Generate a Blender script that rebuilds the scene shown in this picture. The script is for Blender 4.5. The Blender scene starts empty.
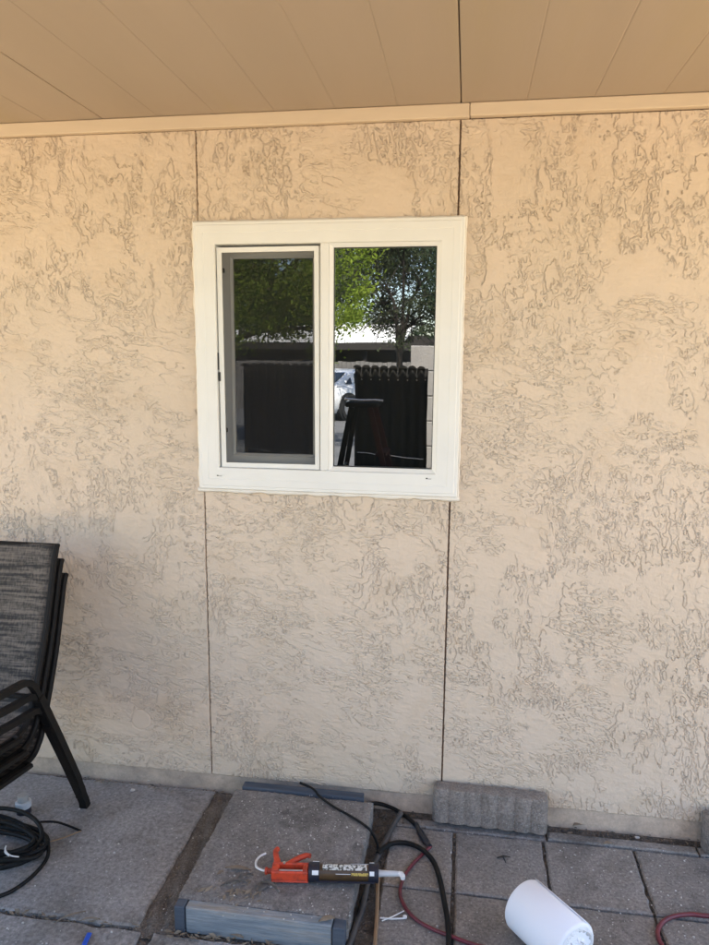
import bpy, math, random
import numpy as np
from mathutils import Vector, Matrix
R = math.radians
S = bpy.context.scene
COL = S.collection

# ------------------------------------------------------------------ camera
FPX, YAW, PITCH, ROLL = 723.57, 0.152342, 0.158439, 0.007675      # pixels of a 709 x 945 frame
CAM = Vector((0, -2.5, 1.685))
fw = Vector((-math.sin(YAW)*math.cos(PITCH), math.cos(YAW)*math.cos(PITCH), -math.sin(PITCH)))
rt0 = fw.cross(Vector((0, 0, 1))).normalized()
up0 = rt0.cross(fw)
RT = rt0*math.cos(ROLL) + up0*math.sin(ROLL)
UP = up0*math.cos(ROLL) - rt0*math.sin(ROLL)
cd = bpy.data.cameras.new('camera')
cd.sensor_fit = 'HORIZONTAL'; cd.sensor_width = 36; cd.lens = 36*FPX/709
cd.clip_start = 0.02; cd.clip_end = 1500
cam = bpy.data.objects.new('camera', cd); COL.objects.link(cam)
cam.matrix_world = Matrix(((RT.x, UP.x, -fw.x, CAM.x), (RT.y, UP.y, -fw.y, CAM.y), (RT.z, UP.z, -fw.z, CAM.z), (0, 0, 0, 1)))
S.camera = cam

def ray(px, py):
    return fw + RT*((px-354.5)/FPX) - UP*((py-472.5)/FPX)
def onz(px, py, z=0.0):
    d = ray(px, py); return CAM + d*((z-CAM.z)/d.z)
def ony(px, py, y=0.0):
    d = ray(px, py); return CAM + d*((y-CAM.y)/d.y)
def onx(px, py, x):
    d = ray(px, py); return CAM + d*((x-CAM.x)/d.x)

# ------------------------------------------------------------------ sky, sun, exposure
SUN_EL, SUN_AZ = R(61), R(12)          # azimuth from +y (behind the house) towards +x
w = bpy.data.worlds.new('World'); S.world = w; w.use_nodes = True
nt = w.node_tree; nt.nodes.clear()
sky = nt.nodes.new('ShaderNodeTexSky'); sky.sky_type = 'NISHITA'; sky.sun_disc = False
sky.sun_elevation = SUN_EL; sky.sun_rotation = SUN_AZ
bg = nt.nodes.new('ShaderNodeBackground'); bg.inputs[1].default_value = 0.135
wo = nt.nodes.new('ShaderNodeOutputWorld')
nt.links.new(sky.outputs[0], bg.inputs[0]); nt.links.new(bg.outputs[0], wo.inputs[0])
sd = bpy.data.lights.new('sun', 'SUN'); sd.energy = 5.0; sd.angle = R(0.53); sd.color = (1, .94, .84)
sun = bpy.data.objects.new('sun', sd); COL.objects.link(sun)
sdir = Vector((math.sin(SUN_AZ)*math.cos(SUN_EL), math.cos(SUN_AZ)*math.cos(SUN_EL), math.sin(SUN_EL)))
sun.rotation_euler = sdir.to_track_quat('Z', 'Y').to_euler(); sun.location = (0, 0, 12)
S.view_settings.view_transform = 'Standard'; S.view_settings.look = 'None'
S.view_settings.exposure = 2.58; S.view_settings.gamma = 1
S.render.engine = 'CYCLES'
S.cycles.max_bounces = 10; S.cycles.diffuse_bounces = 5; S.cycles.glossy_bounces = 5
S.cycles.transparent_max_bounces = 16; S.cycles.use_denoising = True
S.cycles.sample_clamp_indirect = 6

# ------------------------------------------------------------------ materials
def mat(name, col, rough=.6, metal=0., col2=None, nscale=8., ndet=6., nlo=.35, nhi=.65, bump=0., bscale=60., bdist=.002,
        specks=None, spscale=160., sphi=.80, spec=.5, stretch=None, col3=None, n3scale=2., fine=0., fscale=140., vary=0., stain=None, sscale=5.):
    m = bpy.data.materials.new(name); m.use_nodes = True
    n = m.node_tree.nodes; l = m.node_tree.links
    b = n['Principled BSDF']; b.inputs['Roughness'].default_value = rough; b.inputs['Metallic'].default_value = metal
    b.inputs['Specular IOR Level'].default_value = spec
    tc = n.new('ShaderNodeTexCoord'); src = tc.outputs['Object']
    if stretch:
        mp = n.new('ShaderNodeMapping'); mp.inputs['Scale'].default_value = stretch
        l.new(src, mp.inputs[0]); src = mp.outputs[0]
    def noise(s, d=6., ro=.55):
        t = n.new('ShaderNodeTexNoise'); t.inputs['Scale'].default_value = s; t.inputs['Detail'].default_value = d
        t.inputs['Roughness'].default_value = ro
        l.new(src, t.inputs['Vector']); return t.outputs['Fac']
    def ramp(f, lo, hi):
        r = n.new('ShaderNodeMapRange'); r.inputs[1].default_value = lo; r.inputs[2].default_value = hi
        l.new(f, r.inputs[0]); return r.outputs[0]
    def mix(a, bb, f):
        x = n.new('ShaderNodeMix'); x.data_type = 'RGBA'
        if hasattr(a, 'links'): l.new(a, x.inputs[6])
        else: x.inputs[6].default_value = (*a, 1)
        x.inputs[7].default_value = (*bb, 1); l.new(f, x.inputs[0]); return x.outputs[2]
    c = col
    if col2: c = mix(c, col2, ramp(noise(nscale, ndet), nlo, nhi))
    if col3: c = mix(c, col3, ramp(noise(n3scale, 8, .65), .52, .70))
    if stain: c = mix(c, stain, ramp(noise(sscale, 10, .7), .56, .72))
    if vary:
        oi = n.new('ShaderNodeObjectInfo'); vr = n.new('ShaderNodeMapRange'); vr.inputs[3].default_value = 1-vary; vr.inputs[4].default_value = 1+vary
        l.new(oi.outputs['Random'], vr.inputs[0]); vm = n.new('ShaderNodeVectorMath'); vm.operation = 'SCALE'; l.new(c, vm.inputs[0]); l.new(vr.outputs[0], vm.inputs['Scale']); c = vm.outputs[0]
    if fine:
        ff = ramp(noise(fscale, 6, .75), .34, .66); hv = n.new('ShaderNodeMapRange'); hv.inputs[3].default_value = 1-fine; hv.inputs[4].default_value = 1+fine
        l.new(ff, hv.inputs[0]); mm = n.new('ShaderNodeVectorMath'); mm.operation = 'SCALE'
        l.new(c, mm.inputs[0]); l.new(hv.outputs[0], mm.inputs['Scale']); c = mm.outputs[0]
    if specks:
        v = n.new('ShaderNodeTexVoronoi'); v.inputs['Scale'].default_value = spscale; l.new(src, v.inputs['Vector'])
        cs = n.new('ShaderNodeSeparateColor'); l.new(v.outputs['Color'], cs.inputs[0])
        f = ramp(cs.outputs[0], sphi, min(1, sphi+.06))
        d = n.new('ShaderNodeMapRange'); d.inputs[1].default_value = .42; d.inputs[2].default_value = .25
        l.new(v.outputs['Distance'], d.inputs[0])
        mu = n.new('ShaderNodeMath'); mu.operation = 'MULTIPLY'; l.new(f, mu.inputs[0]); l.new(d.outputs[0], mu.inputs[1])
        c = mix(c, specks, mu.outputs[0])
    if hasattr(c, 'links'): l.new(c, b.inputs['Base Color'])
    else: b.inputs['Base Color'].default_value = (*c, 1)
    if bump:
        bp = n.new('ShaderNodeBump'); bp.inputs['Strength'].default_value = bump; bp.inputs['Distance'].default_value = bdist
        l.new(noise(bscale, 8, .6), bp.inputs['Height']); l.new(bp.outputs[0], b.inputs['Normal'])
    return m

M = {}
M['stucco'] = mat('stucco_paint', (.634, .518, .398), .85, col2=(.674, .55, .43), nscale=2.2, col3=(.615, .488, .362), n3scale=5, bump=.3, bscale=170, bdist=.0015, spec=.25)
M['trim'] = mat('trim_paint', (.66, .54, .405), .7, col2=(.61, .495, .37), nscale=14, bump=.2, bscale=60, spec=.3, stretch=(.2, 1, 1))
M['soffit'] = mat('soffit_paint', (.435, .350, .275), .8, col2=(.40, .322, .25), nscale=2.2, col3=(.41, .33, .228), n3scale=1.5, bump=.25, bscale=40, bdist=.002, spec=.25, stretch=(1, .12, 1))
M['core'] = mat('wall_core', (.20, .14, .10), .9)
M['stem'] = mat('stem_wall', (.60, .475, .365), .9, col2=(.42, .335, .265), nscale=9, fine=.15, fscale=60, bump=.5, bscale=50, bdist=.004)
M['vinyl'] = mat('white_vinyl', (.79, .78, .74), .4, col2=(.755, .745, .705), nscale=5, spec=.4)
M['caulk'] = mat('white_caulk', (.77, .72, .64), .6, bump=.4, bscale=60, bdist=.004)
M['gasket'] = mat('black_gasket', (.02, .02, .02), .6)
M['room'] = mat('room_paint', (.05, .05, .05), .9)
M['concrete'] = mat('concrete', (.178, .163, .150), .9, col2=(.25, .232, .217), nscale=6, col3=(.115, .105, .098), n3scale=3.2, bump=.5, bscale=90, bdist=.003, specks=(.48, .47, .47), spscale=170, sphi=.95, fine=.42, fscale=110, vary=.13, stain=(.085, .078, .074), sscale=6)
M['slab'] = mat('slab_concrete', (.225, .212, .203), .9, col2=(.31, .298, .292), nscale=4, col3=(.15, .138, .125), n3scale=3.5, bump=.6, bscale=70, bdist=.004, specks=(.45, .45, .45), spscale=150, sphi=.975, fine=.38, fscale=75, vary=.1, stain=(.115, .102, .09), sscale=3.2)
M['step'] = mat('step_concrete', (.168, .156, .146), .92, col2=(.24, .226, .215), nscale=9, col3=(.11, .10, .095), n3scale=5, bump=.8, bscale=120, bdist=.004, specks=(.5, .5, .5), spscale=150, sphi=.94, fine=.42, fscale=110, stain=(.085, .077, .07), sscale=7)
M['edger'] = mat('edger_concrete', (.25, .215, .188), .95, col2=(.185, .16, .14), nscale=18, bump=.9, bscale=160, bdist=.004, specks=(.36, .345, .33), spscale=230, sphi=.82, fine=.42, fscale=130, stain=(.12, .108, .10), sscale=14)
M['dirt'] = mat('dirt', (.15, .128, .108), 1, col2=(.085, .072, .06), nscale=25, fine=.4, fscale=160, bump=1, bscale=120, bdist=.006, specks=(.18, .15, .11), spscale=200, sphi=.85)
M['joint_soil'] = mat('joint_soil', (.20, .178, .155), 1, col2=(.12, .104, .09), nscale=14, fine=.45, fscale=150, bump=1, bscale=140, bdist=.005, specks=(.32, .29, .25), spscale=170, sphi=.88)
M['bluewood'] = mat('blue_wood', (.16, .19, .22), .8, col2=(.31, .33, .34), nscale=10, nlo=.4, nhi=.7, col3=(.24, .19, .14), n3scale=5, fine=.25, fscale=60, bump=.6, bscale=20, bdist=.003, stretch=(.35, 3, 5))
M['bluedark'] = mat('blue_wood_dark', (.045, .06, .085), .85, col2=(.08, .095, .12), nscale=10, bump=.5, bscale=30, stretch=(.3, 3, 4))
M['chairmetal'] = mat('chair_metal', (.007, .006, .0055), .65, col2=(.011, .009, .008), nscale=30, spec=.2)
M['black_rubber'] = mat('black_rubber', (.006, .006, .0065), .6, col2=(.012, .012, .012), nscale=25, spec=.22)
M['grey_rubber'] = mat('grey_rubber', (.04, .04, .042), .6, col2=(.075, .07, .068), nscale=25)
M['tape'] = mat('black_tape', (.015, .017, .024), .35, bump=.6, bscale=60, bdist=.004)
M['maroon'] = mat('maroon_hose', (.15, .02, .034), .45, col2=(.10, .022, .03), nscale=20)
M['orange'] = mat('orange_paint', (.60, .06, .02), .55, col2=(.30, .04, .02), nscale=45, nlo=.45, nhi=.7, bump=.4, bscale=120, bdist=.002)
M['white_plastic'] = mat('white_plastic', (.74, .74, .74), .4)
M['grey_plastic'] = mat('grey_plastic', (.52, .53, .55), .45)
M['navy'] = mat('navy_plastic', (.012, .014, .026), .45)
M['brown_label'] = mat('brown_label', (.055, .032, .016), .4, col2=(.09, .05, .02), nscale=60)
M['speck_label'] = mat('speckled_label', (.62, .62, .58), .5, col2=(.06, .06, .05), nscale=130, nlo=.5, nhi=.56)
M['yellow_label'] = mat('yellow_label', (.48, .34, .07), .5, col2=(.03, .025, .02), nscale=140, nlo=.56, nhi=.6)
M['steel'] = mat('steel', (.62, .62, .60), .35, metal=.9)
M['steel_light'] = mat('steel_wire', (.72, .72, .72), .35, metal=.3)
M['paper'] = mat('paper_roll', (.80, .82, .88), .8, bump=.25, bscale=220, bdist=.001)
M['wrap'] = mat('plastic_wrap', (.76, .78, .82), .2, bump=1, bscale=28, bdist=.012)
M['stick'] = mat('wood_stick', (.30, .20, .115), .8, col2=(.22, .14, .08), nscale=30, stretch=(8, .5, 8), bump=.3)
M['leaf_dry'] = mat('dry_leaf', (.26, .215, .16), .9, col2=(.16, .125, .09), nscale=30)
M['leaf_grey'] = mat('grey_leaf', (.09, .082, .075), .9, col2=(.17, .15, .13), nscale=30)
M['chip'] = mat('paint_chip', (.62, .60, .57), .7, col2=(.36, .33, .30), nscale=9)
M['blue'] = mat('blue_plastic', (.02, .09, .50), .4)
M['ground'] = mat('yard_ground', (.55, .415, .22), .95, col2=(.47, .35, .185), nscale=.8, bump=.6, bscale=12, bdist=.02, specks=(.42, .38, .32), spscale=30, sphi=.8)
M['asphalt'] = mat('asphalt', (.085, .088, .092), .95, col2=(.12, .12, .122), nscale=1.5, bump=.5, bscale=60, bdist=.01)
M['panel_black'] = mat('black_corrugated', (.007, .0065, .0065), .7, col2=(.011, .010, .009), nscale=6, spec=.2)
M['cmu'] = mat('cmu_block', (.36, .35, .335), .95, col2=(.30, .29, .28), nscale=6, bump=.8, bscale=70, bdist=.005)
M['mortar'] = mat('mortar', (.22, .21, .20), .95)
M['greyfence'] = mat('weathered_board', (.20, .19, .175), .95, col2=(.13, .12, .11), nscale=5, stretch=(4, 4, .4))
M['carport_white'] = mat('white_roofing', (.74, .74, .72), .7, col2=(.62, .61, .58), nscale=1.2)
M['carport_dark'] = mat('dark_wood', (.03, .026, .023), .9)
M['bark'] = mat('bark', (.045, .036, .03), .95, col2=(.025, .02, .017), nscale=12, bump=1, bscale=30, bdist=.02, stretch=(3, 3, .6))
M['carpaint'] = mat('white_car_paint', (.78, .79, .80), .15, spec=.6)
M['carglass'] = mat('dark_car_glass', (.015, .017, .02), .05)
M['tyre'] = mat('tyre_rubber', (.015, .015, .015), .8)
M['rim'] = mat('alloy_rim', (.5, .5, .52), .3, metal=.8)
M['redlamp'] = mat('red_lamp', (.35, .012, .012), .2)
M['ladder_red'] = mat('red_fibreglass', (.030, .004, .004), .7, spec=.2)
M['ladder_dark'] = mat('dark_fibreglass', (.005, .004, .004), .7, spec=.2)
M['roofing'] = mat('roof_shingle', (.16, .12, .10), .95, col2=(.12, .09, .08), nscale=6)

def leafmat(name, a, b):
    m = bpy.data.materials.new(name); m.use_nodes = True; n = m.node_tree.nodes; l = m.node_tree.links; n.clear()
    o = n.new('ShaderNodeOutputMaterial'); d = n.new('ShaderNodeBsdfDiffuse'); t = n.new('ShaderNodeBsdfTranslucent'); mx = n.new('ShaderNodeMixShader')
    tc = n.new('ShaderNodeTexCoord'); no = n.new('ShaderNodeTexNoise'); no.inputs['Scale'].default_value = 3.; no.inputs['Detail'].default_value = 5
    l.new(tc.outputs['Object'], no.inputs['Vector'])
    r = n.new('ShaderNodeMapRange'); r.inputs[1].default_value = .35; r.inputs[2].default_value = .65; l.new(no.outputs['Fac'], r.inputs[0])
    c = n.new('ShaderNodeMix'); c.data_type = 'RGBA'; c.inputs[6].default_value = (*a, 1); c.inputs[7].default_value = (*b, 1); l.new(r.outputs[0], c.inputs[0])
    l.new(c.outputs[2], d.inputs[0]); l.new(c.outputs[2], t.inputs[0]); mx.inputs[0].default_value = .45
    l.new(d.outputs[0], mx.inputs[1]); l.new(t.outputs[0], mx.inputs[2]); l.new(mx.outputs[0], o.inputs[0]); return m
M['leaf_yellow'] = leafmat('leaf_yellow_green', (.26, .34, .05), (.15, .215, .035))
M['leaf_mid'] = leafmat('leaf_mid_green', (.105, .125, .07), (.065, .08, .045))
M['leaf_dark'] = leafmat('leaf_dark_green', (.06, .09, .055), (.075, .105, .06))

def glassmat(name, refl, tint):
    m = bpy.data.materials.new(name); m.use_nodes = True; n = m.node_tree.nodes; l = m.node_tree.links; n.clear()
    o = n.new('ShaderNodeOutputMaterial'); g = n.new('ShaderNodeBsdfGlossy'); g.inputs['Roughness'].default_value = 0.0
    t = n.new('ShaderNodeBsdfTransparent'); t.inputs[0].default_value = (*tint, 1)
    lw = n.new('ShaderNodeLayerWeight'); lw.inputs[0].default_value = .35
    mr = n.new('ShaderNodeMapRange'); mr.inputs[3].default_value = refl; mr.inputs[4].default_value = 1.0
    pw = n.new('ShaderNodeMath'); pw.operation = 'POWER'; pw.inputs[1].default_value = 4
    l.new(lw.outputs['Facing'], pw.inputs[0]); l.new(pw.outputs[0], mr.inputs[0])
    # faint waviness of float glass
    tc = n.new('ShaderNodeTexCoord'); no = n.new('ShaderNodeTexNoise'); no.inputs['Scale'].default_value = 5; no.inputs['Detail'].default_value = 1
    bp = n.new('ShaderNodeBump'); bp.inputs['Strength'].default_value = .05; bp.inputs['Distance'].default_value = .004
    l.new(tc.outputs['Object'], no.inputs['Vector']); l.new(no.outputs[0], bp.inputs['Height']); l.new(bp.outputs[0], g.inputs['Normal'])
    mx = n.new('ShaderNodeMixShader'); l.new(mr.outputs[0], mx.inputs[0]); l.new(t.outputs[0], mx.inputs[1]); l.new(g.outputs[0], mx.inputs[2])
    l.new(mx.outputs[0], o.inputs[0]); return m
M['glass'] = glassmat('window_glass', .27, (.5, .53, .51))
m = bpy.data.materials.new('insect_mesh'); m.use_nodes = True; n = m.node_tree.nodes; l = m.node_tree.links; n.clear()
o_ = n.new('ShaderNodeOutputMaterial'); d_ = n.new('ShaderNodeBsdfDiffuse'); d_.inputs[0].default_value = (.024, .024, .025, 1)
t_ = n.new('ShaderNodeBsdfTransparent'); x_ = n.new('ShaderNodeMixShader'); x_.inputs[0].default_value = .52
l.new(t_.outputs[0], x_.inputs[1]); l.new(d_.outputs[0], x_.inputs[2]); l.new(x_.outputs[0], o_.inputs[0]); M['mesh'] = m

# woven sling fabric: horizontal yarn bands
m = bpy.data.materials.new('sling_fabric'); m.use_nodes = True; n = m.node_tree.nodes; l = m.node_tree.links
b_ = n['Principled BSDF']; b_.inputs['Roughness'].default_value = .75
tc = n.new('ShaderNodeTexCoord'); mp = n.new('ShaderNodeMapping'); mp.inputs['Scale'].default_value = (.6, 75, 75)
no = n.new('ShaderNodeTexNoise'); no.inputs['Scale'].default_value = 1.; no.inputs['Detail'].default_value = 4; no.inputs['Roughness'].default_value = .7
l.new(tc.outputs['Object'], mp.inputs[0]); l.new(mp.outputs[0], no.inputs['Vector'])
mp2 = n.new('ShaderNodeMapping'); mp2.inputs['Scale'].default_value = (150, 60, 60); n2 = n.new('ShaderNodeTexNoise'); n2.inputs['Scale'].default_value = 1; n2.inputs['Detail'].default_value = 2
l.new(tc.outputs['Object'], mp2.inputs[0]); l.new(mp2.outputs[0], n2.inputs['Vector'])
ad = n.new('ShaderNodeMath'); ad.operation = 'MULTIPLY_ADD'; ad.inputs[1].default_value = .35; l.new(n2.outputs[0], ad.inputs[0]); l.new(no.outputs[0], ad.inputs[2])
rp = n.new('ShaderNodeMapRange'); rp.inputs[1].default_value = .56; rp.inputs[2].default_value = .80; l.new(ad.outputs[0], rp.inputs[0])
mx = n.new('ShaderNodeMix'); mx.data_type = 'RGBA'; mx.inputs[6].default_value = (.012, .010, .0085, 1); mx.inputs[7].default_value = (.14, .115, .092, 1)
l.new(rp.outputs[0], mx.inputs[0]); l.new(mx.outputs[2], b_.inputs['Base Color'])
bp = n.new('ShaderNodeBump'); bp.inputs['Strength'].default_value = .5; bp.inputs['Distance'].default_value = .002; l.new(ad.outputs[0], bp.inputs['Height']); l.new(bp.outputs[0], b_.inputs['Normal'])
M['sling'] = m

# ------------------------------------------------------------------ mesh helpers
class MB:
    def __init__(s): s.v = []; s.f = []
    def box(s, x0, x1, y0, y1, z0, z1, bev=0.0):
        if bev <= 0:
            i = len(s.v)
            s.v += [(x0,y0,z0),(x1,y0,z0),(x1,y1,z0),(x0,y1,z0),(x0,y0,z1),(x1,y0,z1),(x1,y1,z1),(x0,y1,z1)]
            s.f += [tuple(i+k for k in q) for q in ((0,3,2,1),(4,5,6,7),(0,1,5,4),(1,2,6,5),(2,3,7,6),(3,0,4,7))]
        else:
            # chamfered box: 24 verts
            b = bev; idx = {}
            X = (x0,x1); Y = (y0,y1); Z = (z0,z1)
            for a in (0,1):
                for c in (0,1):
                    for d in (0,1):
                        sx, sy, sz = (1,-1)[a], (1,-1)[c], (1,-1)[d]
                        idx[a,c,d,'x'] = len(s.v); s.v.append((X[a], Y[c]+sy*b, Z[d]+sz*b))
                        idx[a,c,d,'y'] = len(s.v); s.v.append((X[a]+sx*b, Y[c], Z[d]+sz*b))
                        idx[a,c,d,'z'] = len(s.v); s.v.append((X[a]+sx*b, Y[c]+sy*b, Z[d]))
                        t = (idx[a,c,d,'x'], idx[a,c,d,'y'], idx[a,c,d,'z'])
                        s.f.append(t if (a+c+d) % 2 == 0 else t[::-1])
            for a in (0,1):
                q = [idx[a,0,0,'x'], idx[a,1,0,'x'], idx[a,1,1,'x'], idx[a,0,1,'x']]; s.f.append(tuple(q if a else q[::-1]))
                q = [idx[0,a,0,'y'], idx[1,a,0,'y'], idx[1,a,1,'y'], idx[0,a,1,'y']]; s.f.append(tuple(q[::-1] if a else q))
                q = [idx[0,0,a,'z'], idx[1,0,a,'z'], idx[1,1,a,'z'], idx[0,1,a,'z']]; s.f.append(tuple(q if a else q[::-1]))
            for c in (0,1):
                for d in (0,1):
                    s.f.append((idx[0,c,d,'y'], idx[1,c,d,'y'], idx[1,c,d,'z'], idx[0,c,d,'z']))
                    s.f.append((idx[c,0,d,'x'], idx[c,1,d,'x'], idx[c,1,d,'z'], idx[c,0,d,'z']))
                    s.f.append((idx[c,d,0,'x'], idx[c,d,1,'x'], idx[c,d,1,'y'], idx[c,d,0,'y']))
        return s
    def tube(s, pts, r, n=8, cap=True, sq=None):
        pts = [Vector(p) for p in pts]; N = len(pts)
        rs = r if isinstance(r, (list, tuple)) else [r]*N
        T = []
        for i in range(N):
            t = pts[min(i+1,N-1)] - pts[max(i-1,0)]
            T.append(t.normalized() if t.length > 1e-9 else Vector((0,0,1)))
        u = T[0].orthogonal().normalized() if sq is None else Vector(sq)
        base = len(s.v)
        for i in range(N):
            u = (u - T[i]*u.dot(T[i])).normalized(); vv = T[i].cross(u)
            for k in range(n):
                a = 2*math.pi*(k+.5)/n
                s.v.append(tuple(pts[i] + (u*math.cos(a) + vv*math.sin(a))*rs[i]))
        for i in range(N-1):
            for k in range(n):
                a = base+i*n+k; b = base+i*n+(k+1) % n
                s.f.append((a, b, b+n, a+n))
        if cap:
            s.f.append(tuple(base+k for k in range(n))[::-1]); s.f.append(tuple(base+(N-1)*n+k for k in range(n)))
        return s
    def lathe(s, prof, n=24, o=(0,0,0), ax=(0,0,1), u=None):
        o = Vector(o); ax = Vector(ax).normalized(); u = Vector(u) if u else ax.orthogonal().normalized(); v = ax.cross(u)
        base = len(s.v)
        for r, h in prof:
            for k in range(n):
                a = 2*math.pi*k/n; s.v.append(tuple(o + ax*h + (u*math.cos(a)+v*math.sin(a))*r))
        for i in range(len(prof)-1):
            for k in range(n):
                a = base+i*n+k; b = base+i*n+(k+1) % n; s.f.append((a, b, b+n, a+n))
        s.f.append(tuple(base+k for k in range(n))[::-1]); s.f.append(tuple(base+(len(prof)-1)*n+k for k in range(n)))
        return s
    def prism(s, poly, a, b, axis='y'):
        """polygon (p,q) extruded along an axis from a to b"""
        i = len(s.v); k = len(poly)
        def P(p, q, t): return {'y': (p, t, q), 'x': (t, p, q), 'z': (p, q, t)}[axis]
        s.v += [P(p, q, a) for p, q in poly] + [P(p, q, b) for p, q in poly]
        s.f.append(tuple(range(i, i+k))); s.f.append(tuple(range(i+2*k-1, i+k-1, -1)))
        for j in range(k):
            jn = (j+1) % k; s.f.append((i+j, i+k+j, i+k+jn, i+jn))
        return s
    def build(s, name, m, parent=None, smooth=None, fix=True):
        me = bpy.data.meshes.new(name); me.from_pydata(s.v, [], s.f); me.update()
        if fix:
            import bmesh
            bm = bmesh.new(); bm.from_mesh(me); bmesh.ops.recalc_face_normals(bm, faces=bm.faces); bm.to_mesh(me); bm.free()
        if smooth is not None:
            me.polygons.foreach_set('use_smooth', [True]*len(me.polygons))
            me.set_sharp_from_angle(angle=R(smooth))
        me.materials.append(M[m] if isinstance(m, str) else m)
        o = bpy.data.objects.new(name, me); COL.objects.link(o)
        if parent: o.parent = parent
        return o

def tag(o, label=None, cat=None, group=None, kind=None):
    if label: o['label'] = label
    if cat: o['category'] = cat
    if group: o['group'] = group
    if kind: o['kind'] = kind
    return o
def thing(name, label, cat, loc=(0,0,0), rz=0., group=None):
    o = bpy.data.objects.new(name, None); COL.objects.link(o); o.location = loc; o.rotation_euler = (0,0,rz)
    o.empty_display_size = .1
    return tag(o, label, cat, group)
def link_copy(src, parent=None, loc=None):
    c = src.copy(); COL.objects.link(c); c.parent = parent
    if loc is not None: c.location = loc
    return c
def tree_copy(o, parent=None):
    c = link_copy(o, parent)
    for ch in list(o.children): tree_copy(ch, c)
    return c
def catmull(P, sub=8):
    P = [Vector(p) for p in P]; out = []
    for i in range(len(P)-1):
        a = P[max(i-1,0)]; b = P[i]; c = P[i+1]; d = P[min(i+2,len(P)-1)]
        for k in range(sub):
            t = k/sub
            out.append(.5*((2*b)+(c-a)*t+(2*a-5*b+4*c-d)*t*t+(3*b-a-3*c+d)*t**3))
    out.append(P[-1]); return out
rnd = random.Random(7)

# ------------------------------------------------------------------ ground
def sheet(name, x0, x1, y0, y1, z, m, kind='structure'):
    b = MB(); b.v = [(x0,y0,z),(x1,y0,z),(x1,y1,z),(x0,y1,z)]; b.f = [(0,1,2,3)]
    return tag(b.build(name, m), kind=kind)
sheet('ground', -400, 400, -400, 400, -.060, 'ground')
sheet('road', -60, 60, -34, -7.6, -.056, 'asphalt')

# ------------------------------------------------------------------ stucco wall
CEIL = 2.487; PB = .065; PT = 2.4415; GROOVE = .0049
D_ = .0022
NX, NZ = 1600, 1100
def grf(seed, beta, lmin, lmax, ax=1., az=1., rot=0.):
    g = np.random.default_rng(seed).standard_normal((NZ, NX))
    kx = np.fft.fftfreq(NX, D_)[None, :]; kz = np.fft.fftfreq(NZ, D_)[:, None]
    c, s = math.cos(rot), math.sin(rot)
    k = np.sqrt(((c*kx+s*kz)*ax)**2 + ((-s*kx+c*kz)*az)**2) + 1e-6
    A = k**-beta*np.exp(-.5*(k*lmin)**2)*(1-np.exp(-(k*lmax)**2))
    A[0, 0] = 0
    f = np.fft.ifft2(np.fft.fft2(g)*A).real
    return (f-f.mean())/f.std()
def sstep(x, a, b):
    t = np.clip((x-a)/(b-a), 0, 1); return t*t*(3-2*t)
X0 = -2.17
mdir = sstep(grf(1, 2.2, .15, .9), -.6, .6)
nV = grf(2, 1.72, .007, .40, ax=.66, az=1.45, rot=.10)
nH = grf(3, 1.72, .007, .40, ax=1.8, az=.60, rot=-.18)
base = mdir*nV + (1-mdir)*nH
hf = grf(4, 1.2, .008, .045, ax=1., az=.9)
busy = sstep(grf(5, 1.9, .05, .35), -.1, 1.3)
n0 = base + hf*(.06+.13*busy)
smear = sstep(grf(40, 1.9, .04, .40, ax=.8, az=1.1), -1.6, -1.0)          # patches trowelled smooth
groove = np.zeros_like(n0); steps = np.zeros_like(n0); lip = np.zeros_like(n0); wgt = .55+.45*sstep(grf(41, 1.0, .006, .04), -.6, .8)
gz, gx = np.gradient(n0, D_); gm = np.sqrt(gx*gx+gz*gz)+3.
for i, lv in enumerate((-1.7, -1.05, -.5, -.05, .5, 1.1, 1.7)):
    d = n0-lv; pos = d > 0
    edge = pos & ~(np.roll(pos, 1, 0) & np.roll(pos, -1, 0) & np.roll(pos, 1, 1) & np.roll(pos, -1, 1))
    fl = sstep(grf(20+i, 1.6, .03, .45), -1.35, .5)
    groove = np.maximum(groove, edge*(.10+.90*fl**1.3)*smear*wgt)
    out = ~pos & (np.roll(pos, 2, 0) | np.roll(pos, -1, 1) | np.roll(pos, 1, 1) | np.roll(pos, -1, 0)); lip = np.maximum(lip, out*fl*smear)
    steps += pos*(.15+.85*fl)*smear*(1 if i % 2 else -.8)
lowz = np.clip(1.25-np.arange(NZ)*D_/1.3, 0, 1)[:, None]
height = steps*.0010 - groove*GROOVE*(.85+.45*lowz) + lip*.0007 + grf(42, 1.5, .018, .10, ax=1.7, az=.7, rot=-.25)*.00035 + grf(8, 1.9, .05, 1.2)*.0008 + hf*.00015
# round trowelled patch low on the left
ZZ, XX = np.mgrid[0:NZ, 0:NX]*D_; XX = XX+X0
pc = ony(141, 720)
rr = np.sqrt((XX-pc.x)**2+((ZZ+PB)-pc.z)**2)
height = np.where(rr < .04, .0012, height) - np.exp(-((rr-.041)/.003)**2)*.0022

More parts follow.
